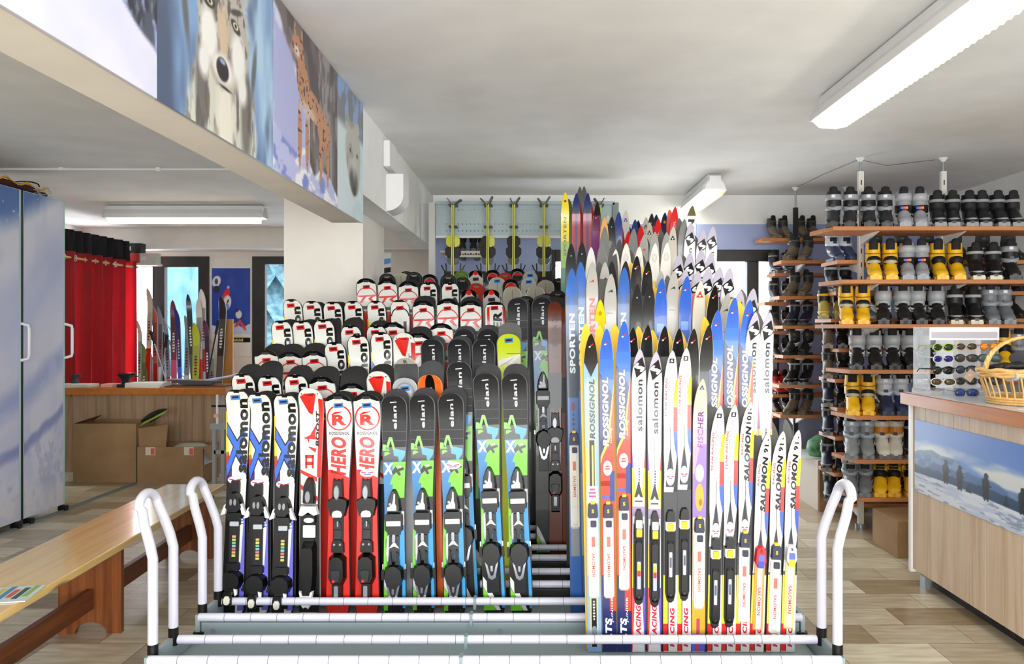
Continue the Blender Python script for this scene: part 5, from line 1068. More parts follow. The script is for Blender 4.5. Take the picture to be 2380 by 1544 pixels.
# (tip px, tip py, foot px, design, rear (dx,dpy,base) or None, binding (py top, py bottom, style) or None)
XR_ = [('front row', 3.075, .03, [
  (1372, 777, 1382, 'rk', (-9, -25, YB_), (1172, 1390, 'white')), (1408, 766, 1417, 'rb', (-13, -12, YB_), (1172, 1390, 'white')), (1448, 748, 1451, 'rb', (-16, 4, YB_), (1155, 1372, 'white')),
  (1484, 811, 1484, 'sb', (-8, -15, GB_), (1182, 1405, 'blackcap')), (1521, 817, 1521, 'sb', (-10, -17, GB_), (1186, 1410, 'blackcap')), (1558, 814, 1557, 'st', (-8, -17, GB_), (1184, 1400, 'black')), (1590, 809, 1589, 'st', (-3, -15, GB_), (1179, 1396, 'black')),
  (1627, 880, 1622, 'fi', None, (1206, 1415, 'white')), (1667, 941, 1659, 'st', (-10, -26, GB_), (1248, 1459, 'black')), (1700, 938, 1692, 'st', (-8, -23, GB_), (1246, 1457, 'black')), (1736, 932, 1724, 's101', (-6, -16, GB_), (1240, 1446, 'white')),
  (1776, 1004, 1757, 's91', (-13, -23, GB_), (1268, 1464, 'redcap')), (1810, 1000, 1795, 's91', (-7, -20, GB_), (1268, 1472, 'white')), (1845, 998, 1829, 's91', (-8, -20, GB_), (1264, 1460, 'whitecap'))]),
 ('second row', 3.145, .04, [
  (1468, 762, 1466, 'blk', (-10, 2, YB_), None), (1501, 758, 1501, 'blk', (-13, -2, YB_), None), (1540, 760, 1540, 'blk', (-19, 5, YB_), None), (1574, 765, 1572, 'blk', (-20, -2, YB_), None), (1608, 764, 1606, 'blk', (-20, 5, YB_), None), (1640, 758, 1640, 'blk', (5, -22, YB_), None),
  (1663, 724, 1662, 'rb', None, None), (1700, 695, 1694, 'rb', (10, -2, YB_), None), (1735, 700, 1728, 'rb', (-8, -2, YB_), None), (1748, 728, 1744, 'sb', None, None), (1779, 728, 1776, 'sb', (-10, -8, GB_), None)]),
 ('third row', 3.50, .05, [
  (1327, 628, 1340, 'sp', None, (1008, 1230, 'white')), (1349, 612, 1362, 'sp', None, None), (1394, 700, 1398, 'yp', None, None), (1375, 612, 1384, 'sg', None, None), (1418, 640, 1420, 'gr', (-12, -25, GB_), None), (1449, 625, 1450, 'sp', None, None),
  (1479, 664, 1480, 'dk', (-12, 1, GB_), None), (1508, 660, 1508, 'dk', (-12, 1, GB_), None), (1535, 651, 1535, 'blu', (-10, -3, YB_), None), (1562, 634, 1560, 'gr', (-6, 2, GB_), None), (1592, 645, 1588, 'blu', (-14, -2, YB_), None), (1624, 655, 1618, 'tri', (-12, 0, PKB), None), (1655, 667, 1648, 'blk', (-12, 0, YB_), None),
  (1684, 685, 1676, 'gr', (-16, -14, GB_), None), (1714, 679, 1706, 'ss', (-15, -8, GB_), None), (1744, 675, 1734, 'ss', (-12, -6, GB_), None)]),
 ('fourth row', 3.58, .06, [
  (1405, 613, 1405, 'gr', (-10, -8, GB_), None), (1421, 612, 1421, 'dk', None, None), (1452, 611, 1452, 'dk', None, None), (1478, 599, 1478, 'blk', (-8, 6, YB_), None), (1503, 611, 1503, 'blk', (-8, 6, YB_), None), (1533, 633, 1533, 'gr', None, None), (1588, 632, 1584, 'ss', None, None), (1616, 633, 1610, 'ss', None, None),
  (1641, 626, 1634, 'ss', None, None), (1667, 625, 1658, 'ss', None, None), (1690, 625, 1680, 'ss', None, None)]),
 ('fifth row', 3.93, .06, [
  (1327, 570, 1330, 'dk', None, None), (1352, 567, 1354, 'dk', None, None), (1373, 579, 1375, 'wt', None, None), (1398, 569, 1400, 'gp', None, None), (1423, 570, 1424, 'gd', None, None), (1428, 584, 1428, 'wh', (9, 5, GB_), None), (1454, 569, 1454, 'wh', (14, 8, GB_), None), (1483, 577, 1483, 'wh', (12, 8, GB_), None), (1519, 569, 1519, 'wh', None, None), (1546, 568, 1546, 'wh', None, None),
  (1575, 594, 1570, 'ss', None, None), (1600, 592, 1594, 'ss', (-6, -2, GB_), None), (1626, 583, 1618, 'ss', None, None), (1648, 591, 1640, 'ss', None, None)]),
 ('sixth row', 4.35, .06, [
  (1404, 531, 1406, 'gp', None, None), (1437, 560, 1437, 'gd', None, None), (1470, 535, 1470, 'gp', None, None), (1495, 548, 1495, 'grr', (10, 0, GB_), None), (1520, 543, 1520, 'grr', None, None), (1547, 543, 1547, 'grr', (-7, -12, GB_), None), (1561, 531, 1561, 'trk', None, None), (1586, 514, 1584, 'gp', (-3, -12, GB_), None), (1602, 522, 1598, 'ss', None, None),
  (1630, 538, 1622, 'ss', (-10, 6, GB_), None), (1653, 531, 1644, 'ss', None, None)]),
 ('seventh row', 4.80, .06, [
  (1411, 504, 1411, 'trk', None, None), (1404, 510, 1404, 'or', None, None), (1420, 508, 1420, 'dk', None, None), (1436, 498, 1436, 'bl2', (6, 14, (.7, .15, .18)), None), (1458, 542, 1458, 'rl', (-8, 12, (.85, .2, .2)), None), (1488, 528, 1488, 'rl', None, None), (1508, 520, 1508, 'trk', None, None), (1528, 512, 1528, 'rl', (-6, 10, (.8, .16, .16)), None), (1566, 486, 1566, 'rl', (-6, -2, (.95, .35, .33)), None),
  (1605, 482, 1601, 'tall', None, None)]),
 ('eighth row', 5.2, .06, [
  (1313, 452, 1313, 'ye', (10, 6, (.35, .40, .25)), None), (1339, 453, 1338, 'br', (6, 8, (.62, .15, .18)), None), (1365, 453, 1366, 'br', (7, 8, (.62, .15, .18)), None), (1386, 483, 1384, 'pu', (-8, 14, (.88, .78, .7)), None), (1453, 492, 1453, 'trb', None, None), (1474, 514, 1474, 'bl2', (-9, 10, (.12, .12, .14)), None), (1500, 508, 1500, 'trk', None, None), (1512, 500, 1512, 'dk', None, None), (1543, 498, 1543, 'nv', (-12, 4, (.08, .1, .2)), None), (1552, 508, 1552, 'trb', None, None)]),
 ('ninth row', 5.6, .06, [
  (1347, 438, 1347, 'gd', None, None), (1357, 438, 1358, 'gd', None, None), (1388, 474, 1388, 'dk', None, None), (1482, 516, 1482, 'dk', None, None), (1523, 502, 1523, 'nv', None, None), (1606, 508, 1606, 'bl2', None, None)]),
]
def xbind(root, L, spec, foot, ptop, style): pass
for rn, Y0, lean, items in XR_:
    items = sorted(items, key=lambda q: q[0]); n = len(items)
    for i, (tx, ty, fx, des, rear, bd) in enumerate(items):
        jit = .012*(i % 2) if Y0 > 3.4 else 0
        foot = Vector((XP(fx, Y0), Y0+jit, TRAY)); tip = W(tx, ty, Y0+jit+lean); mk, desc = XD[des]
        pos = 'leftmost' if i == 0 else 'rightmost' if i == n-1 else ORD[i+1]+' from the left'
        bs = None; L = round((tip-foot).length/.005)*.005
        if bd:
            d0 = L-(ZP(bd[0], Y0+.01)-TRAY); ln = (ZP(bd[0], Y0)-ZP(bd[1], Y0))*1000; bs = (d0, bxc(bd[2], ln))
        yw = random.uniform(-.06, .02) if Y0 > 3.1 else -.03
        o = place('cross_country_ski', '%s, %s, %s' % (desc, pos.replace(' from the left', ' from left'), rn), 'ski', 'cross-country skis in the %s' % rn, des, mk, foot, tip, yw, bs)
        if bd:                                        # lettering on the binding
            hp = [c for c in o.children if c.name.startswith('heel_plate')][0]; tp = [c for c in o.children if c.name.startswith('toe_piece')][0]; st = bd[2]
            if st in ('white', 'redcap', 'whitecap'):
                mb = MB(); yy = -.006-.0125 if st == 'white' else -.006-.0115; dz = .19 if st == 'white' else .16; hh = .011 if st == 'white' else .013
                mb.text('SALOMON', lambda a, b: ((b-.5)*hh, yy-.0004, L-d0-dz-a*hh*1.25), M((.88, .30, .25), .4))
                mb.build('lettering', hp)
                if st == 'white': mb = MB(); mb.box(-.007, .007, yy-.0006, yy, L-d0-.165, L-d0-.125, M((.90, .45, .40), .4)); mb.build('red_mark', hp)
                mb = MB(); c = M((.95, .78, .2), .4) if st == 'white' else BLK; k = .015
                mb.text('!S', lambda a, b: ((a-.35)*k, -.006-.0228 if st == 'white' else -.0312, L-d0-.031+b*k if st == 'white' else L-d0-.022+b*k*.8), c); mb.build('letter', tp)
        if rear:
            f2 = foot+Vector((rear[0]*.3/F*Y0, .019, 0)); t2 = W(tx+rear[0], ty+rear[1], Y0+jit+lean+.03); base = rear[2]
            cn = {YB_: 'yellow', GB_: 'grey', PKB: 'pink'}.get(base, 'dark' if max(base) < .45 else 'red' if base[0] > .6 and base[1] < .4 else 'pale')
            place('cross_country_ski', '%s base of the rear ski behind the %s cross-country ski, %s' % (cn, pos.replace(' from the left', '-from-left'), rn), 'ski', 'rear skis of the cross-country %s' % rn,
                  ('px', base), lambda L, base=base: partner('xc', L, XW, M(base, .5), M(tuple(min(1, x*1.15) for x in base), .5)), f2, t2, 0, None, True)
# ================================================================ hanging rack with touring skis
t = thing('hanging_ski_rack', 'perforated grey steel panel on posts holding hanging touring skis', 'rack', (0, 0, 0)); YH = 6.62
PAN = M((.62, .68, .69), .45, .2); hx0, hx1 = XP(1013, YH), XP(1428, YH); hz0, hz1 = ZP(548, YH), ZP(474, YH)
mb = MB(); rowsz = [ZP(p, YH) for p in (488, 521, 537)]; xs = [hx0+.09+i*.034 for i in range(int((hx1-hx0-.16)/.034))]
zb = [hz0]+[z+dz for z in sorted(rowsz) for dz in (-.004, .004)]+[hz1]
for a, b in zip(zb[:-1], zb[1:]):
    if b-a > .009: mb.box(hx0, hx1, YH, YH+.006, a, b, PAN)
    else:
        pr = hx0
        for x in xs: mb.box(pr, x-.006, YH, YH+.006, a, b, PAN); pr = x+.006
        mb.box(pr, hx1, YH, YH+.006, a, b, PAN)
mb.box(hx0, hx1, YH-.02, YH, hz1-.01, hz1+.02, PAN); mb.box(hx0, hx1, YH-.01, YH, hz0-.02, hz0, M((.85, .85, .84), .5)); mb.build('panel', t)
for x, m in ((hx0-.03, M((.80, .79, .77), .5)), (hx1+.01, M((.50, .54, .54), .5))):
    p = MB(); p.box(x-.03, x+.025, YH-.02, YH+.04, 0, hz1+.01, m); p.build('post', t, .004)
hangs = [(1053, (1040, 462), (1072, 465)), (1134, (1117, 462), (1145, 458)), (1194, (1186, 462), (1208, 460)), (1264, (1250, 462), (1278, 458)), (1394, (1381, 462), (1404, 462))]
YT = M((.80, .80, .22), .4); OL = M((.40, .38, .20), .5); GRB = M((.35, .35, .34), .5)
for i, (px, a, b) in enumerate(hangs):
    y = YH-.10; x = XP(px, y)
    hk = MB(); hk.box(x-.035, x+.035, YH-.13, YH, hz1-.03, hz1-.02, BLK); hk.build('hook', t); hk = MB(); hk.box(x-.035, x+.035, YH-.12, YH, hz0+.06, hz0+.07, BLK); hk.build('hook', t)
    pos = ['leftmost', 'second from the left', 'third from the left', 'fourth from the left', 'rightmost'][i]
    for s, tipp in ((-1, a), (1, b)):
        sk = thing('touring_ski', '%s ski of the %s hanging yellow touring pair' % ('left' if s < 0 else 'right', pos), 'ski', (x, y, 0), 0, 'yellow touring skis hanging on the perforated panel')
        tx = XP(tipp[0], y)-x; tz = ZP(tipp[1], y); zt0 = ZP(480, y); n = 8
        prof_ = [(s*.004, .85), (s*.011, 1.5), (s*.004, zt0-.12), (s*.006, zt0)]+[(s*.006+(tx-s*.006)*(k/n)**1.3, zt0+(tz-zt0)*k/n) for k in range(1, n+1)]
        mb = MB(); th = .009
        rings = [[(px_-th/2*s*0-th/2, -.045, z), (px_+th/2, -.045, z), (px_+th/2, .045, z), (px_-th/2, .045, z)] for px_, z in prof_]
        mb.loft(rings[:5], YT, smooth=False); mb.loft(rings[4:], GRB, smooth=False)
        mb.loft([[(q[0]+s*.0065*0+(-th*.56 if s > 0 else th*.56)-.001, q[1], q[2]) for q in r] for r in [[(px_-.001, -.046, z), (px_+.001, -.046, z), (px_+.001, .046, z), (px_-.001, .046, z)] for px_, z in prof_]], OL if tipp else OL, smooth=False)
        mb.build('ski_body', sk)
        bd = MB(); o = s*.012
        for z0, z1, w, m in ((2.13, 2.225, .045, YT if i in (0, 3) or (i == 1 and s > 0) else BLKM), (2.04, 2.145, .052, BLKM), (1.99, 2.05, .036, GRB)):
            bd.loft([[(o+s*w*q*c, yy, z) for c, yy in ((0, -.03), (1, -.025), (1, .025), (0, .03))] for z, q in ((z0, .55), (z0+(z1-z0)*.3, 1), (z1-(z1-z0)*.25, 1), (z1, .45))], m, smooth=False)
        bd.build('heel_piece', sk, .003)
        tb = MB(); tb.box(min(o, o+s*.06), max(o, o+s*.06), -.03, .03, 1.84, 1.93, BLKM); tb.tube([(o+s*.045, 0, 1.92), (o+s*.070, 0, 1.95), (o+s*.085, 0, 1.985)], .006, BLK, 6); tb.tube([(o+s*.045, .02, 1.92), (o+s*.05, .02, 2.0)], .006, BLK, 6); tb.build('brake', sk)

# wall shelf with boots and sign behind it
YW = 7.18
t = thing('wall_shelf', 'small wall shelf with a lettered sign under black boots', 'shelf', (0, 0, 0)); a, b = XP(1027, YW), XP(1126, YW)
mb = MB(); mb.box(a, b, YW-.12, YB-.002, ZP(590, YW), ZP(586, YW), M((.88, .80, .70), .5)); mb.build('board', t)
mb = MB(); mb.box(a+.05, b, YW-.125, YW-.12, ZP(601, YW), ZP(588, YW), M((.93, .90, .84), .5)); [mb.box(a+.10+k*.024, a+.118+k*.024, YW-.126, YW-.125, ZP(596, YW), ZP(593, YW)+.006*(k % 2), M((.7, .2, .2) if k % 4 == 0 else (.25, .2, .2), .5)) for k in range(11)]; mb.build('sign', t)
for q in (.17, .30): mb = MB(); mb.box(a+q, a+q+.04, YW-.12, YB-.002, ZP(604, YW), ZP(590, YW), BLK); mb.build('bracket', t)

# ================================================================ ski boots
def bootmesh(main, accent, sole, cuff, style, lean=.0, h=.26):
    """boot along -y (toe) standing on z=0; returns dict part -> mesh"""
    mm, am, sm, cm = (M(c, .4) for c in (main, accent, sole, cuff)); out = {}
    def ring(y, z, rx, rz, tilt, n=14):
        c, s_ = math.cos(tilt), math.sin(tilt); R = []
        for k in range(n):
            a = 2*math.pi*k/n; u = rx*math.cos(a); v = rz*math.sin(a); R.append((u, y+v*s_, max(.014, z+v*c)))
        return R
    mb = MB(); mb.loft([ring(-.150, .030, .018, .012, 0), ring(-.143, .036, .034, .020, 0), ring(-.12, .042, .043, .027, 0), ring(-.09, .048, .047, .034, -.05), ring(-.055, .060, .046, .046, -.35), ring(-.02, .078, .044, .058, -.7), ring(.015, .095, .044, .068, -1.05), ring(.035, .12, .045, .066, -1.35), ring(.04, .15, .044, .058, -1.55)], mm)
    out['upper'] = mb
    s = MB(); P = [(-.026, -.155), (.026, -.155), (.046, -.12), (.048, -.07), (.036, .0), (.040, .06), (.030, .092), (-.030, .092), (-.040, .06), (-.036, .0), (-.048, -.07), (-.046, -.12)]
    s.add([(x, y, .0) for x, y in P]+[(x*1.03, y*1.02, .022) for x, y in P], [list(range(12))[::-1], list(range(12, 24))]+[[i, (i+1) % 12, 12+(i+1) % 12, 12+i] for i in range(12)], sm); s.box(-.036, -.012, -.158, -.10, 0.0, .03, sm); s.box(.012, .036, -.158, -.10, 0.0, .03, sm); out['sole'] = s
    c = MB(); top = h
    rr = [ring(.042, .135, .050, .063, -1.6), ring(.045, .17, .052, .060, -1.6), ring(.045, top*.82, .050, .056, -1.6), ring(.042, top, .047, .052, -1.6)]
    c.loft(rr, cm, cap=False); c.loft([ring(.042, top, .047, .052, -1.6), ring(.042, top, .040, .044, -1.6), ring(.045, top-.05, .038, .042, -1.6)], M((.08, .08, .08), .8), cap=False); out['cuff'] = c
    tg = MB(); tg.loft([ring(.0, top-.05, .030, .012, -1.6, 10), ring(-.006, top, .030, .012, -1.6, 10), ring(-.010, top+.022, .026, .010, -1.6, 10), ring(-.010, top+.030, .012, .006, -1.6, 10)], M((.09, .09, .09), .8)); out['tongue'] = tg
    st = MB()
    def band(z, y0, rx, ry, wd, m, tilt=0., arc=1., up=1.06):
        st.loft([[(rx*math.cos(a)*q, y0+ry*math.sin(a)*q, zz+tilt*math.sin(a)+(0 if arc == 1 else (1 if zz > z else -1)*wd*.5*(math.sqrt(max(0, 1-((a-math.pi*1.5)/(math.pi*arc/2))**2))-1)*.8)) for a in [math.pi*1.5+math.pi*arc*(k/10-.5) for k in range(11)]] for zz, q in ((z-wd/2, 1), (z-wd/2, up), (z+wd/2, up), (z+wd/2, 1))], m, cap=False, closed_ring=False)
    if style == 'lattice':                            # yellow cage, dark window
        band(.140, .038, .054, .082, .066, M((.07, .07, .07), .6), .0, .62, 1.04); band(.098, .018, .052, .090, .006, BLK, .04); band(.200, .045, .053, .066, .006, M((.55, .42, .08), .5), .01)
        if main != accent: band(.132, .036, .054, .084, .026, am, .0, .55, 1.09)
    elif style == 'tall':
        band(.20, .045, .054, .064, .07, am, .0); band(.120, .03, .050, .082, .018, M((.85, .86, .87), .4), .02); band(.10, .02, .049, .086, .010, M((.85, .86, .87), .4), .02)
    elif style == 'buckle':
        band(.225, .045, .053, .060, .040, am, 0); band(.155, .040, .053, .074, .030, am, .015); band(.095, .01, .049, .085, .020, am, .03); st.box(-.014, .014, -.042, -.03, .150, .170, M((.12, .12, .13), .4)); st.box(-.012, .012, -.022, -.012, .22, .24, M((.9, .9, .9), .4))
    elif style == 'flag':
        band(.225, .045, .053, .060, .05, am, 0); band(.145, .038, .054, .078, .055, M((.08, .08, .09), .5), .01)
        st.box(-.024, -.006, -.050, -.042, .136, .152, M((.25, .38, .85), .5)); st.box(-.006, .012, -.050, -.042, .136, .152, M((.93, .35, .30), .5)); st.box(.012, .024, -.050, -.042, .136, .152, M((.95, .55, .25), .5)); band(.10, .015, .049, .086, .016, BLK, .03)
    else:                                             # laced
        band(.20, .045, .052, .062, .020, am, 0)
        for k in range(4): st.tube([(-.020, -.075+.022*k, .075+.022*k), (.020, -.070+.022*k, .080+.022*k)], .003, am, 6)
        band(.055, -.02, .049, .128, .012, am, 0)
    out['strap'] = st
    return {k: v.mesh(k) for k, v in out.items()}
Yw, Sv, Bk_, Gy = (.96, .74, .10), (.62, .63, .65), (.10, .10, .11), (.45, .46, .48)
BT = {
 'bs': (((.12, .12, .13), Sv, Bk_, (.11, .11, .12), 'buckle'), 'black and silver buckled boot'), 'fl': ((Sv, (.70, .71, .72), Sv, (.60, .61, .63), 'flag'), 'silver boot with blue and red band'),
 'bk': ((Bk_, (.60, .61, .62), (.55, .56, .57), Bk_, 'lace'), 'black laced boot with grey piping'), 'bw': ((Bk_, (.70, .70, .70), (.85, .82, .72), Bk_, 'lace'), 'black laced boot with cream sole'),
 'yl': ((Yw, Yw, Yw, Yw, 'lattice'), 'yellow boot with black window'), 'yg': ((Yw, (.74, .72, .60), Yw, Yw, 'lattice'), 'yellow boot with grey strap'), 'ts': ((Bk_, (.68, .69, .70), Bk_, (.66, .67, .68), 'tall'), 'tall black boot with silver cuff'),
 'gs': ((Gy, (.60, .62, .64), Gy, (.50, .51, .53), 'buckle'), 'grey buckled boot'), 'sg': (((.55, .57, .58), (.66, .72, .76), (.45, .46, .46), (.56, .58, .60), 'buckle'), 'silver grey boot'), 'bwt': (((.16, .20, .34), (.82, .84, .88), (.25, .28, .36), (.78, .80, .84), 'buckle'), 'navy and white boot'),
 'wo': (((.90, .88, .82), (.90, .88, .82), (.45, .45, .45), (.88, .55, .15), 'buckle'), 'white and orange boot'), 'hk': (((.42, .37, .30), (.30, .28, .26), (.45, .40, .30), (.14, .14, .15), 'lace'), 'brown and black lined boot'), 'nb': (((.14, .16, .24), (.5, .5, .5), (.40, .37, .30), (.12, .12, .16), 'lace'), 'dark navy boot'),
 'rd': (((.80, .14, .14), (.3, .1, .1), (.15, .12, .12), (.78, .12, .12), 'lace'), 'red boot'), 'dg': (((.13, .13, .13), (.25, .25, .25), (.2, .2, .2), (.10, .10, .10), 'tall'), 'plain black boot'), 'yt': (((.72, .66, .30), Yw, (.6, .55, .3), (.15, .14, .12), 'lace'), 'yellow and black boot'),
}
_B = {}
def boot(st, x, y, z, rz, label, grp, sc=1., h=.25):
    k = (st, h)
    if k not in _B: _B[k] = bootmesh(*BT[st][0], h=h)
    t = thing('ski_boot', label, 'boot', (x, y, z), rz, grp); t.scale = (sc,)*3
    for p, me in _B[k].items():
        o = bpy.data.objects.new(p, me); COL.objects.link(o); o.parent = t
        if p in ('sole', 'tongue', 'strap') and False: pass
    return t
def shelf_unit(name, label, posts, yp, boards, ptop, pmat):
    t = thing(name, label, 'shelves', (0, 0, 0))
    for x in posts:
        p = MB(); p.box(x-.019, x+.019, yp-.015, yp+.015, .02, ptop, pmat); z = .3
        while z < ptop-.05: p.box(x-.004, x+.004, yp-.0162, yp-.015, z, z+.035, BLKM); z += .1
        p.tube([(x, yp, 0), (x, yp, .03)], .04, STEEL, 12); p.tube([(x, yp, ptop), (x, yp, ZC-.02)], .008, STEEL, 8); p.loft([[(x+r*math.cos(a), yp+r*math.sin(a), z_) for a in [k*math.pi/5 for k in range(10)]] for z_, r in ((ZC-.03, .012), (ZC-.001, .035))], WHT); p.build('post', t)
    for (x0, x1, y0, y1, z, ch) in boards:
        b = MB(); c = ch
        b.add([(x0+c, y0, z-.028), (x1, y0, z-.028), (x1, y1, z-.028), (x0, y1, z-.028), (x0+c, y0, z), (x1, y0, z), (x1, y1, z), (x0, y1, z)], [(3, 2, 1, 0), (4, 5, 6, 7), (0, 1, 5, 4), (1, 2, 6, 5), (2, 3, 7, 6), (3, 0, 4, 7)], SHELFW); o = b.build('shelf_board', t, .002)
        k = MB(); ya = yp+.016 if y0 > yp else yp-.016; far = y1-.04 if y0 > yp else y0+.04
        for x in posts:
            if x0 < x < x1: k = MB(); k.add([(x-.01, ya, z-.029), (x-.01, far, z-.029), (x-.01, ya, z-.10), (x+.01, ya, z-.029), (x+.01, far, z-.029), (x+.01, ya, z-.10)], [(0, 1, 2), (5, 4, 3), (0, 3, 4, 1), (1, 4, 5, 2), (2, 5, 3, 0)], WHT); k.build('bracket', o)
    return t
YF = 5.36; fz = [ZP(p, YF) for p in (526, 650, 754, 860, 967, 1069, 1158)]
fx = [XP(p, YF) for p in (1930, 1952, 1943, 1970, 1982, 1984, 1991)]
XE = 3.80
bz = [ZP(p, 6.05) for p in (613, 742, 808, 875, 938, 1002, 1082, 1149)]; bz = [bz[0], ZP(682, 6.05)]+bz[1:]
boards = [(fx[i]-.03, XE, YF, 5.685, fz[i], .05) for i in range(7)]
bx = [XP(p, 6.05)-.0 for p in (1908, 1905, 1894, 1911, 1903, 1908, 1903, 1902, 1915)]
boards += [(bx[i], XE, 5.72, 6.05, bz[i], 0) for i in range(9)]
shelf_unit('boot_shelves', 'tall wooden boot shelves on slotted white posts, right side', (XP(2000, 5.7), XP(2192, 5.7), 3.62), 5.7, boards, 2.60, M((.86, .84, .80), .5))
SH = ['top', 'second', 'third', 'fourth', 'fifth', 'sixth', 'bottom']
FR = [[(1945, 'bs'), (1985, 'bs'), (2028, 'bs'), (2068, 'bs'), (2112, 'fl'), (2150, 'fl'), (2192, 'bk'), (2228, 'bk'), (2268, 'bk'), (2298, 'bk'), (2336, 'bk'), (2372, 'bk')],
      [(2040, 'yg'), (2080, 'yg'), (2120, 'fl'), (2154, 'fl'), (2194, 'yl'), (2236, 'yl'), (2283, 'bw'), (2325, 'bw'), (2366, 'bs')],
      [(1975, 'yg'), (2015, 'yg'), (2063, 'ts'), (2110, 'ts'), (2146, 'ts'), (2190, 'ts'), (2234, 'bw'), (2278, 'bw'), (2318, 'gs'), (2352, 'gs')],
      [(2001, 'ts'), (2042, 'ts'), (2085, 'ts'), (2127, 'ts'), (2168, 'ts'), (2210, 'ts'), (2262, 'gs'), (2298, 'gs'), (2350, 'yl'), (2385, 'gs')],
      [(1990, 'yg'), (2027, 'yg'), (2068, 'bwt'), (2105, 'bwt'), (2150, 'bs'), (2190, 'bs')],
      [(1988, 'sg'), (2024, 'sg'), (2060, 'wo'), (2092, 'wo'), (2130, 'bk'), (2165, 'bk')],
      [(1985, 'gs'), (2020, 'gs'), (2056, 'yl'), (2088, 'yl'), (2128, 'yl'), (2160, 'bk')]]
for i, row in enumerate(FR):
    for j, (px, st) in enumerate(row):
        tall = .245 if st in ('bk', 'bw') else .27
        if i == 6: tall = .22
        x = XP(px, YF+.04); lb = '%s, %s from left on the %s front shelf' % (BT[st][1], ORD[j+1], SH[i])
        boot(st, x+.022, YF+.160, fz[i]+.001, random.uniform(-.42, -.28), lb, 'boots on the %s front shelf' % SH[i], 1.0, tall)
BR = [(0, [(1937, 'bwt'), (1968, 'bwt')]), (1, [(1935, 'bk'), (1968, 'bk')]), (2, [(1915, 'yt'), (1950, 'yt')]), (3, [(1925, 'hk'), (1958, 'dg')]), (4, [(1925, 'hk'), (1960, 'dg')]), (5, [(1925, 'nb'), (1958, 'dg')]), (6, [(1925, 'nb'), (1960, 'dg')]), (7, [(1922, 'nb'), (1955, 'dg')]), (8, [(1928, 'nb'), (1960, 'dg')])]
for i, row in BR:
    for j, (px, st) in enumerate(row):
        y = 5.90; boot(st, XP(px, y), y, bz[i]+.001, -.35 if i not in (0, 1) else .0, '%s, %s on the %s rear board, wooden shelves' % (BT[st][1], ('left', 'right')[j], ORD[i+1]), 'boots on the rear boards of the wooden shelves', .9, .22 if i in (0, 1) else .24)
    for px in (2040, 2100, 2160, 2225, 2290, 2350)[0:6 if i < 3 else 3]:
        y = 5.90; boot('dg', XP(px, y), y, bz[i]+.001, .1, 'black boot at the back of the wooden shelves, seen between the front boots', 'black boots half hidden at the back of the wooden shelves', .9, .22)
# second, black-posted unit behind
Y2 = 6.62; z2 = [ZP(p, Y2) for p in (605, 688, 757, 826, 895, 965)]; x2 = [XP(p, Y2) for p in (1816, 1811, 1819, 1820, 1811, 1814)]
z3 = [ZP(p, 7.0) for p in (556, 636, 703, 770, 835, 915, 962)]; x3 = [XP(p, 7.0) for p in (1770, 1799, 1776, 1790, 1790, 1795, 1795)]
bd = [(x2[i], 2.75, Y2, 6.86, z2[i], .0) for i in range(6)]+[(x3[i]-.02, 2.75, 6.91, 7.15, z3[i], 0) for i in range(7)]
shelf_unit('boot_shelves', 'narrow boot shelves on black posts behind the cross-country skis', (XP(1849, 6.885), 2.72), 6.885, bd, 2.52, BLKM)
st2 = ['hk', 'hk', 'nb', 'dg', 'bk', 'hk']
for i in range(6):
    for j, px in enumerate((1842, 1874)): 
        boot(st2[i], XP(px, 6.72), 6.715, z2[i]+.001, -.75+.1*j, '%s, %s on the %s near board of the black-posted unit' % (BT[st2[i]][1], ('left', 'right')[j], ORD[i+1]), 'boots on the near side of the black-posted shelves', .86, .24)
for i in range(7):
    st = ['hk', 'nb', 'nb', 'hk', 'dg', 'rd', 'dg'][i]
    pxs = (1801, 1831) if i else (1797, 1824, 1865, 1890)
    if i == 5: pxs = (1803, 1824)
    for j, px in enumerate(pxs):
        boot(st, XP(px, 7.02), 7.03, z3[i]+.001, .1, '%s, %s on the %s far board, black-posted unit' % (BT[st][1], ('leftmost', 'second from the left', 'third from the left', 'rightmost')[j], ORD[i+1]), 'boots on the far side of the black-posted shelves', .8, .24)
for px, st in ((1048, 'yt'), (1075, 'dg'), (1100, 'dg'), (1120, 'hk')):
    boot(st, XP(px, 7.18), 7.185, ZP(586, YW)+.001, .1, '%s on the small wall shelf, %s' % (BT[st][1], {1048: 'leftmost', 1075: 'second from the left', 1100: 'third from the left', 1120: 'rightmost'}[px]), 'boots on the small wall shelf', .68, .24)
# low cupboard and boxes behind
mb = MB(); mb.box(2.23, 2.30, 6.22, 6.9, 0, .40, M((.80, .76, .72), .6)); mb.box(2.235, 2.62, 6.20, 6.9, 0, .36, CARD); mb.box(2.16, 2.5, 6.3, 6.8, .40, .405, M((.85, .85, .85), .6))
tag(mb.build('storage_box', bevel=.003), 'low pale storage box on the floor behind the boot shelves', 'box')
mb = MB(); mb.loft([[(2.36+.13*s*math.cos(a), 6.45+.1*s*math.sin(a)*1.1, z) for a in [k*math.pi/6 for k in range(12)]] for z, s in ((.406, .9), (.45, 1.1), (.52, 1.0), (.57, .5), (.58, .1))], noisy('green_bag', (.15, .45, .20), (.45, .70, .55), 22, .5))
tag(mb.build('green_bag'), 'crumpled green patterned bag on the low storage box', 'bag')
mb = MB(); mb.box(2.27, 2.75, 4.93, 5.3, 0, .235, CARD); tag(mb.build('cardboard_box', bevel=.004), 'closed brown cardboard box on the floor behind the right counter', 'box')

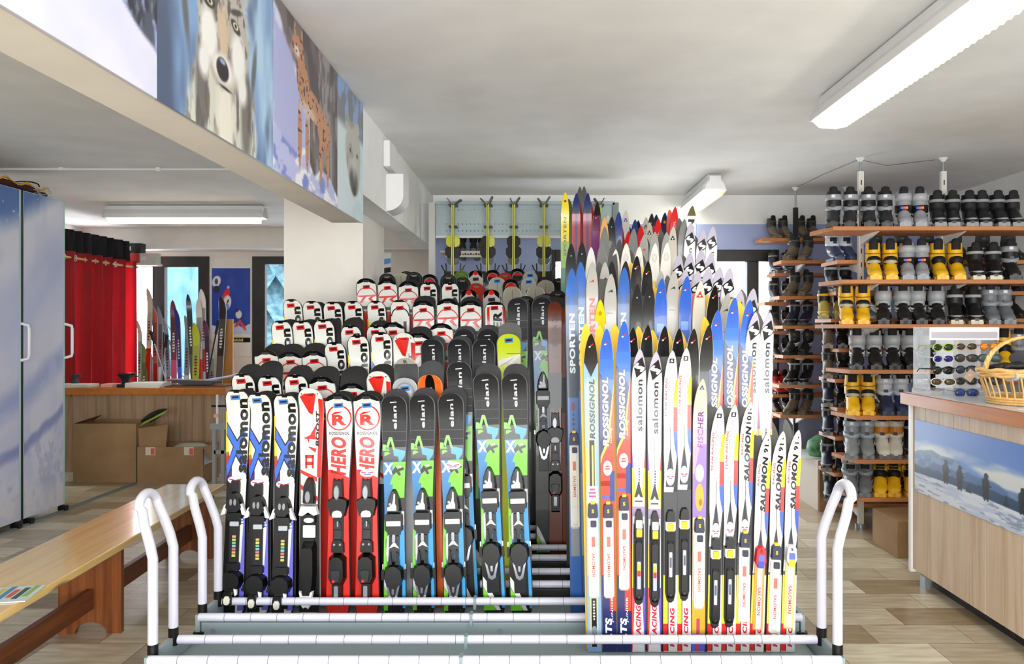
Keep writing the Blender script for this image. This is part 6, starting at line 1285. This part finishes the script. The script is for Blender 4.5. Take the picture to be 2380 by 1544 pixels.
# ================================================================ right counter
XC_, YE = 2.13, 4.455
t = thing('shop_counter', 'pale board shop counter with winter panorama and brown top, right edge', 'counter', (0, 0, 0))
mb = MB(); w = .145; y = YE-.02
while y > .6:
    mb.box(XC_, XC_+.018, y-w+.004, y, .09, 1.02, BOARD); mb.box(XC_+.004, XC_+.018, y-w, y-w+.004, .09, 1.02, BOARD); y -= w
mb.build('front_panel', t, .0025)
mb = MB(); mb.box(XC_-.012, XC_+.02, YE-.02, YE+.01, .07, 1.02, WHT); mb.build('corner_strip', t, .003)
mb = MB(); mb.box(XC_+.02, XC_+.65, YE-.02, YE, .07, 1.02, BOARD); mb.build('end_panel', t)
mb = MB(); mb.box(XC_+.09, XC_+.6, .6, YE-.06, 0, .09, BLKM); mb.box(XC_+.02, XC_+.05, YE-.12, YE-.06, 0, .07, STEEL); mb.build('plinth', t)
mb = MB(); mb.box(XC_-.04, XC_+.68, .5, YE+.05, 1.02, 1.085, EDGEW); mb.box(XC_-.02, XC_+.66, .52, YE+.03, 1.085, 1.089, M((.80, .82, .86), .25)); mb.build('worktop', t, .003)
def p_pan(U, V):
    U = 1-U*1.0; u = U*3.2
    C = np.ones(U.shape+(3,))*np.array([.42, .58, .84]); C = lay(C, sstep(V, .5, 1)*.7, (.28, .46, .80))
    cl = fbm(u*2.2, V*4+1, 5)*np.clip(1-abs(V-.58)/.32, 0, 1); C = lay(C, sstep(cl, .32, .55), (.86, .88, .88))
    mt = .62+.14*np.sin(u*5.0+.5)*np.exp(-((u-.25)/.35)**2)+.10*fbm(u*7, V*0, 4)-.22*sstep(u, .5, 1.6)-.15
    m = sstep(mt-V, 0, .02)*(u < 1.6); C = lay(C, m*.75, (.30, .42, .60)); C = lay(C, m*sstep(fbm(u*14, V*12), .5, .62)*.7, (.55, .64, .76))
    f = sstep(.36+.05*fbm(u*20, V*0, 3)+.12*sstep(u, 1.5, 2.6)-V, 0, .02); C = lay(C, f, (.17, .28, .42))
    sn = .26+.02*np.sin(u*4)+.10*sstep(u, 1.2, 2.6); s = sstep(sn-V, 0, .012); C = lay(C, s, (.90, .92, .97)); C = lay(C, s*sstep(fbm(u*5, V*22), .48, .62)*.5, (.68, .75, .88)); C = lay(C, s*sstep(fbm(u*12+3, V*30), .62, .7)*.6, (.42, .50, .62))
    dk = (.10, .12, .17)
    for q, b, k in ((.335, .285, 1.0), (.47, .265, 1.0), (.70, .26, 1.05), (.98, .255, .95)):
        C = lay(C, ell(u, V, q, b+.15*k, .034, .10*k, .15), dk); C = lay(C, ell(u, V, q+.002, b+.255*k, .019, .036*k, .15), dk); C = lay(C, ell(u, V, q-.012, b+.05*k, .014, .09*k, .15), dk); C = lay(C, ell(u, V, q+.012, b+.05*k, .014, .09*k, .15), dk); C = lay(C, ell(u, V, q+.03, b+.15*k, .02, .012*k, .4), dk); C = lay(C, ell(u, V, q-.014, b+.18*k, .018, .05*k, .3), (.16, .14, .20))
    for q in (1.12, .55, .86): C = lay(C, sstep((.40-V)*.22-abs(u-q), 0, .01)*(V > .25)*(V < .40), (.10, .18, .24))
    return C
o = picture('panorama_print', (XC_-.001, YE-.05, ZP(1140, 4.4)), (0, -3.2, 0), (0, 0, ZP(975, 4.4)-ZP(1140, 4.4)), 420, 110, lambda U, V: p_pan(1-U, V), t, .003)
# sunglasses display
ACR = bpy.data.materials.new('acrylic'); ACR.use_nodes = True; _nt = ACR.node_tree; _b = _nt.nodes['Principled BSDF']; _b.inputs['Roughness'].default_value = .05; _b.inputs['Base Color'].default_value = (.93, .95, .97, 1)
_tr = N(_nt, 'ShaderNodeBsdfTransparent'); _mx = N(_nt, 'ShaderNodeMixShader'); _mx.inputs[0].default_value = .26; _nt.links.new(_tr.outputs[0], _mx.inputs[1]); _nt.links.new(_b.outputs[0], _mx.inputs[2]); _nt.links.new(_mx.outputs[0], _nt.nodes['Material Output'].inputs[0])
CT = 1.0895
dx0, dx1, dy0, dy1 = 2.115, 2.49, 4.2, 4.42
t = thing('sunglasses_display', 'clear acrylic stand with rows of sunglasses on the right counter', 'display', (0, 0, 0))
mb = MB(); mb.box(dx0, dx1, dy0, dy1, CT, CT+.03, ACR); mb.build('base', t, .002)
mb = MB()
for x in (dx0, dx0+.125, dx0+.25, dx1-.006): mb.box(x, x+.006, dy0+.02, dy1-.02, CT+.03, CT+.37, ACR)
mb.build('side_wall', t); mb = MB(); mb.box(dx0+.125, dx1, dy1-.03, dy1-.024, CT+.03, CT+.37, M((.96, .96, .98), .2)); mb.build('glare_panel', t)  # added white panel; its colour stands for light reflecting in the stand
mb = MB(); mb.box(dx0, dx1, dy0+.014, dy0+.02, CT+.30, CT+.37, M((.88, .88, .90), .2)); mb.box(dx0+.01, dx1-.01, dy0+.0125, dy0+.014, CT+.312, CT+.345, M((.72, .70, .73), .3)); mb.build('header_panel', t)
def shades(x, z, y, lens, frm, lab, s=1.):
    g = thing('sunglasses', lab, 'sunglasses', (x, y, z), random.uniform(-.2, .2), 'sunglasses on the clear stand'); L_m = M(lens, .08, coat=.5); F_m = M(frm, .25)
    f = MB()
    for q in (-1, 1):
        c = q*.033
        f.tube([(c+.029*math.cos(a), -.006*math.cos(a)*q, .020*math.sin(a)) for a in [k*math.pi/7 for k in range(14)]], .0028, F_m, 6, closed=True)
        l = MB(); l.loft([[(c+.028*r*math.cos(a), yy, .019*r*math.sin(a)) for a in [k*math.pi/7 for k in range(14)]] for yy, r in ((-.004, .4), (-.001, .97), (.001, .97))], L_m); l.build('lens', g)
        a = MB(); a.tube([(q*.062, 0, .008), (q*.070, .02, .008), (q*.068, .10, .006), (q*.064, .125, -.012)], .003, F_m, 6); a.build('temple', g)
    f.tube([(-.008, -.002, .006), (0, -.004, .009), (.008, -.002, .006)], .003, F_m, 6); f.build('frame', g); return g
SG = [(0, 0, (.14, .16, .12), (.65, .80, .25), 'dark sunglasses with lime rim'), (1, 0, (.22, .20, .12), (.85, .70, .65), 'brown sunglasses with pinkish frame'), (2, 0, (.93, .55, .08), (.70, .45, .15), 'orange-lensed sunglasses'),
      (0, 1, (.10, .12, .45), (.90, .88, .85), 'white sunglasses with deep blue lenses'), (1, 1, (.30, .28, .26), (.20, .20, .20), 'smoke sunglasses with dark frame'), (2, 1, (.35, .45, .42), (.25, .28, .28), 'round grey green sunglasses'),
      (0, 2, (.10, .12, .08), (.10, .10, .10), 'black sunglasses'), (1, 2, (.22, .25, .32), (.12, .13, .16), 'slate sunglasses with long dark temple'), (0, 3, (.32, .24, .14), (.88, .86, .84), 'white sunglasses with brown lenses'), (1, 3, (.18, .18, .17), (.45, .42, .40), 'grey sunglasses'), (2, 3, (.25, .24, .22), (.10, .10, .10), 'dark grey sunglasses'), (1, 4, (.20, .30, .55), (.25, .30, .45), 'blue sunglasses')]
for c, r, le, fr, d in SG:
    shades(dx0+.062+c*.125, CT+.262-r*.062+(.004 if c else 0), dy0-.004, le, fr, '%s, %s column of the clear stand' % (d, ('left', 'middle', 'right')[c]))
for x, z, c, lab in ((2.46, CT+.135, (.76, .08, .18), 'red price tag hanging at the right of the sunglasses stand'), (2.30, CT+.105, (.86, .74, .64), 'beige price tag hanging in the middle of the sunglasses stand')):
    mb = MB(); mb.add([(x-.035, dy0-.045, z), (x, dy0-.045, z-.03), (x+.035, dy0-.045, z+.02), (x+.0, dy0-.045, z+.045)]+[(x-.035, dy0-.047, z), (x, dy0-.047, z-.03), (x+.035, dy0-.047, z+.02), (x+.0, dy0-.047, z+.045)], [(0, 1, 2, 3), (7, 6, 5, 4), (0, 4, 5, 1), (1, 5, 6, 2), (2, 6, 7, 3), (3, 7, 4, 0)], M(c, .5)); mb.ball((x, dy0-.047, z+.008), .014, .002, .009, M((.9, .82, .78), .5)); tag(mb.build('price_tag'), lab, 'tag')
mb = MB()
for k in range(5): a = k*1.3; mb.ball((2.38+.05*math.cos(a)+.02*k, 4.05+.02*math.sin(a), CT+.018), .035, .025, .018, M((.90, .90, .95), .15), 8, 5)
tag(mb.build('plastic_bags'), 'crumpled clear plastic packaging below the sunglasses stand', 'bag')
# basket with gloves
bx_, by_ = 2.385, 3.75; WK = noisy('wicker', (.86, .66, .38), (.93, .76, .48), 30, .5)
t = thing('wicker_basket', 'wicker basket with arched handle full of gloves on the right counter', 'basket', (bx_, by_, CT))
R0, R1, H = .20, .245, .14
def rr(a, z): return ((R0+(R1-R0)*z/H)*math.cos(a), (R0+(R1-R0)*z/H)*math.sin(a)*.8, z)
mb = MB()
for z in (.008, .020, .032): mb.tube([rr(2*math.pi*k/48, z)[:2]+(z+.003*math.sin(k*math.pi),) for k in range(48)], .007, WK, 6, closed=True)
mb.lathe([(.001, .002), (R0*.8, .002), (R0*.8, .008), (.001, .008)], WK, 24); mb.build('base_weave', t)
mb = MB()
for k in range(36): a = 2*math.pi*k/36; mb.tube([rr(a, .0), rr(a+.02, .07), rr(a, H)], .0042, WK, 6)
mb.build('stakes', t)
mb = MB()
for q in range(3): mb.tube([tuple(Vector(rr(2*math.pi*k/60, H+.012*q+.004*math.sin(k*1.2+q*2)))*1+Vector((0, 0, 0)))  for k in range(60)], .010, WK, 6, closed=True)
mb.build('rim', t)
mb = MB()
for q in range(3): mb.tube([((R1-.01)*math.cos(a)+.006*math.cos(a*14+q*2.1), .006*math.sin(a*14+q*2.1), H+.185*math.sin(a)**.8) for a in [math.pi*k/40 for k in range(41)]], .0075, WK, 6)
mb.build('handle', t)
def glove(x, y, z, rz, c, cf, lab, pitch=0.):
    g = thing('glove', lab, 'glove', (bx_+x, by_+y, CT+z), rz, 'gloves in the wicker basket'); g.rotation_euler = (0, pitch, rz); m = M(c, .55)
    p = MB(); p.loft([[(xx, w*math.cos(a), th*math.sin(a)) for a in [k*math.pi/7 for k in range(14)]] for xx, w, th in ((-.05, .034, .020), (-.02, .040, .022), (.02, .045, .022), (.045, .044, .018), (.055, .036, .012))], m)
    for k, (l, yy) in enumerate(((.060, -.033), (.075, -.012), (.072, .011), (.055, .032))): p.tube([(.04, yy, 0), (.04+l*.5, yy*1.15, .006), (.04+l*.85, yy*1.2, .0), (.04+l, yy*1.2, -.005)], [.0125, .0125, .012, .006], m, 8)
    p.tube([(-.01, -.036, 0), (.02, -.060, 0), (.05, -.070, -.004), (.062, -.070, -.006)], [.014, .014, .012, .006], m, 8); p.build('hand', g)
    q = MB(); q.loft([[(xx, w*math.cos(a), th*math.sin(a)) for a in [k*math.pi/7 for k in range(14)]] for xx, w, th in ((-.12, .050, .030), (-.06, .040, .025), (-.045, .038, .024))], M(cf, .6)); q.build('glove_cuff', g)
    r = MB(); r.loft([[(xx, (w+.002)*math.cos(a), (th+.002)*math.sin(a)) for a in [k*math.pi/7 for k in range(14)]] for xx, w, th in ((-.060, .041, .026), (-.035, .040, .024))], M((.55, .60, .68), .5)); r.build('strap', g)
glove(-.09, -.06, .19, 2.9, (.08, .08, .09), (.10, .10, .11), 'black glove lying on top at the left of the basket', .1); glove(.0, -.03, .225, .2, (.12, .12, .14), (.3, .3, .33), 'black glove with grey strap on top of the gloves', -.05)
glove(-.07, -.09, .145, .15, (.10, .14, .28), (.75, .76, .78), 'navy and white striped glove under the black gloves', 0); glove(.10, -.07, .15, 2.8, (.09, .09, .10), (.85, .15, .12), 'black glove with a red cuff at the right of the basket', 0)
glove(.08, .06, .19, .6, (.07, .07, .08), (.12, .12, .12), 'plain black glove at the back of the basket', .1); glove(-.06, .07, .17, 2.2, (.09, .09, .10), (.14, .14, .15), 'black glove at the back left of the basket', 0); glove(.02, .0, .12, 1.2, (.08, .08, .09), (.1, .1, .1), 'black glove in the middle of the basket under the others', 0)
mb = MB(); mb.box(2.14, 2.44, 3.2, 3.50, CT, CT+.003, M((.94, .93, .93), .4)); [mb.box(2.17+.022*k, 2.186+.022*k, 3.40, 3.43+.01*(k % 2), CT+.003, CT+.0034, M((.85, .30, .32), .5)) for k in range(11)]; tag(mb.build('price_sheet'), 'white sheet with red print lying on the right counter before the basket', 'sheet')

# ================================================================ workshop skis in the left room
YS = 8.9
LS = [(326, 748, 322, .05, (.85, .84, .80), 'white thin ski'), (350, 672, 338, .07, (.88, .82, .72), 'cream ski'), (361, 708, 363, .07, (.90, .45, .38), 'faded red ski'), (374, 714, 372, .05, (.55, .58, .66), 'grey metal ski'),
      (385, 740, 400, .05, (.62, .64, .72), 'silver leaning ski'), (403, 700, 406, .07, (.55, .10, .22), 'dark red ski'), (413, 715, 424, .06, (.16, .26, .60), 'blue ski'), (438, 686, 458, .06, (.10, .10, .12), 'black leaning ski'),
      (437, 735, 430, .07, (.60, .66, .70), 'grey blue hooked ski'), (457, 752, 452, .09, (.75, .80, .20), 'lime green ski'), (463, 698, 466, .07, (.84, .80, .78), 'white ski with red graphics'), (470, 674, 476, .08, (.90, .88, .86), 'white and red tipped ski'), (480, 745, 488, .06, (.35, .15, .35), 'purple ski'),
      (520, 690, 500, .10, (.20, .18, .18), 'tall black ski beside the wooden board'), (492, 790, 494, .08, (.80, .82, .74), 'pale green short ski'), (336, 800, 334, .08, (.55, .62, .35), 'olive short ski'), (346, 810, 350, .08, (.90, .60, .45), 'orange pink short ski')]
def x_ws(c, k):
    def f(L):
        s = Ski('xc', L, (k, k*.85, k*.9)); s.body(ink(c), ink((.6, .6, .6)), BK); d = random.Random(str(c)).random()
        s.strip(.18+.1*d, .5, -.8, .8, ink(tuple(min(1, x*.6+.25*d) for x in c)), 2); s.strip(.7, .9+.2*d, -1, 1, ink((.85, .15, .12) if c[0] > .6 else tuple(min(1, x*1.5+.1) for x in c)), 2); s.marks(.38, .62, 0, k*.4, ink((.9, .9, .88) if sum(c) < 1.6 else (.5, .12, .12))); return s
    return f
for i, (tx, ty, fx_, k, c, d) in enumerate(LS):
    yy = YS+(i % 3)*.06-.06; foot = Vector((XP(fx_, yy), yy, .001)); tip = W(tx, ty, yy+.25)
    place('repair_ski', '%s leaning behind the left counter, %s from the left' % (d, ORD[i+1]), 'ski', 'skis leaning behind the left counter', ('ws', c, k), x_ws(c, k), foot, tip, random.uniform(-.3, .3))
for i, (a, b, c, lab) in enumerate((((388, 780), (372, 905), (.60, .62, .66), 'thin grey ski pole crossing before the windows'), ((350, 770), (392, 905), (.75, .76, .80), 'silver ski pole leaning to the right on the left counter side'), ((508, 745), (478, 900), (.12, .10, .10), 'black ski pole beside the lime green ski'))):
    t = thing('ski_pole', lab, 'pole', (0, 0, 0), 0, 'ski poles behind the left counter'); p, q = W(*a, 8.75), W(*b, 8.6); q = p+(q-p)*((p.z-.004)/(p.z-q.z))
    mb = MB(); mb.tube([p, q], .008, M(c, .3, .5), 8); mb.build('shaft', t); mb = MB(); mb.tube([p, p+(q-p)*.1], .016, BLK, 8); mb.build('grip', t)
    mb = MB(); e = p+(q-p)*.93; mb.tube([(e.x+.045*math.cos(a_), e.y+.045*math.sin(a_), e.z) for a_ in [k*math.pi/6 for k in range(12)]], .004, BLK, 6, closed=True); mb.build('pole_basket', t)
mb = MB(); yy = 9.2; mb.box(XP(508, yy), XP(541, yy), yy, yy+.03, 0, ZP(742, yy), wood('plywood', (.85, .62, .36), (.80, .56, .30), (.72, .46, .24), 'Z', .6)); tag(mb.build('wooden_board', bevel=.003), 'orange brown wooden board standing on end below the snowboard poster', 'board')
# banner end seen right of the pillar
mb = MB(); mb.box(XP(893, 7.0)-.14, XP(909, 7.0), 7.0, 7.012, 0, ZP(588, 7.0), M((.90, .90, .88), .5)); yq = 6.999
for k, (z0, col) in enumerate(((2.02, (.35, .6, .85)), (1.94, (.08, .08, .09)), (1.84, (.08, .08, .09)), (1.74, (.08, .08, .09)))):
    x0 = XP(893, 7.0)-.05; x1 = XP(908, 7.0); mb.add([(x0, yq, z0), (x1, yq, z0+.02), (x1, yq, z0+.065), (x0, yq, z0+.05)], [(0, 1, 2, 3)], M(col, .5))
tag(mb.build('upright_banner'), 'narrow white banner with black strokes just right of the pillar', 'banner')

mb = MB(); mb.tube([(XP(1849, 6.885), 6.87, 2.694), (2.30, 6.3, 2.696), (XP(2000, 5.7), 5.74, 2.694)], .0014, BLKM, 6); tag(mb.build('ceiling_cable'), 'thin dark cable on the ceiling between the black post and first white post', 'cable')
mb = MB(); mb.tube([(XP(2000, 5.7)+.04, 5.76, 2.694), (2.66, 5.95, 2.696), (XP(2192, 5.7)-.04, 5.74, 2.694)], .0014, BLKM, 6); tag(mb.build('ceiling_cable'), 'thin dark cable on the ceiling between the two white slotted posts', 'cable')
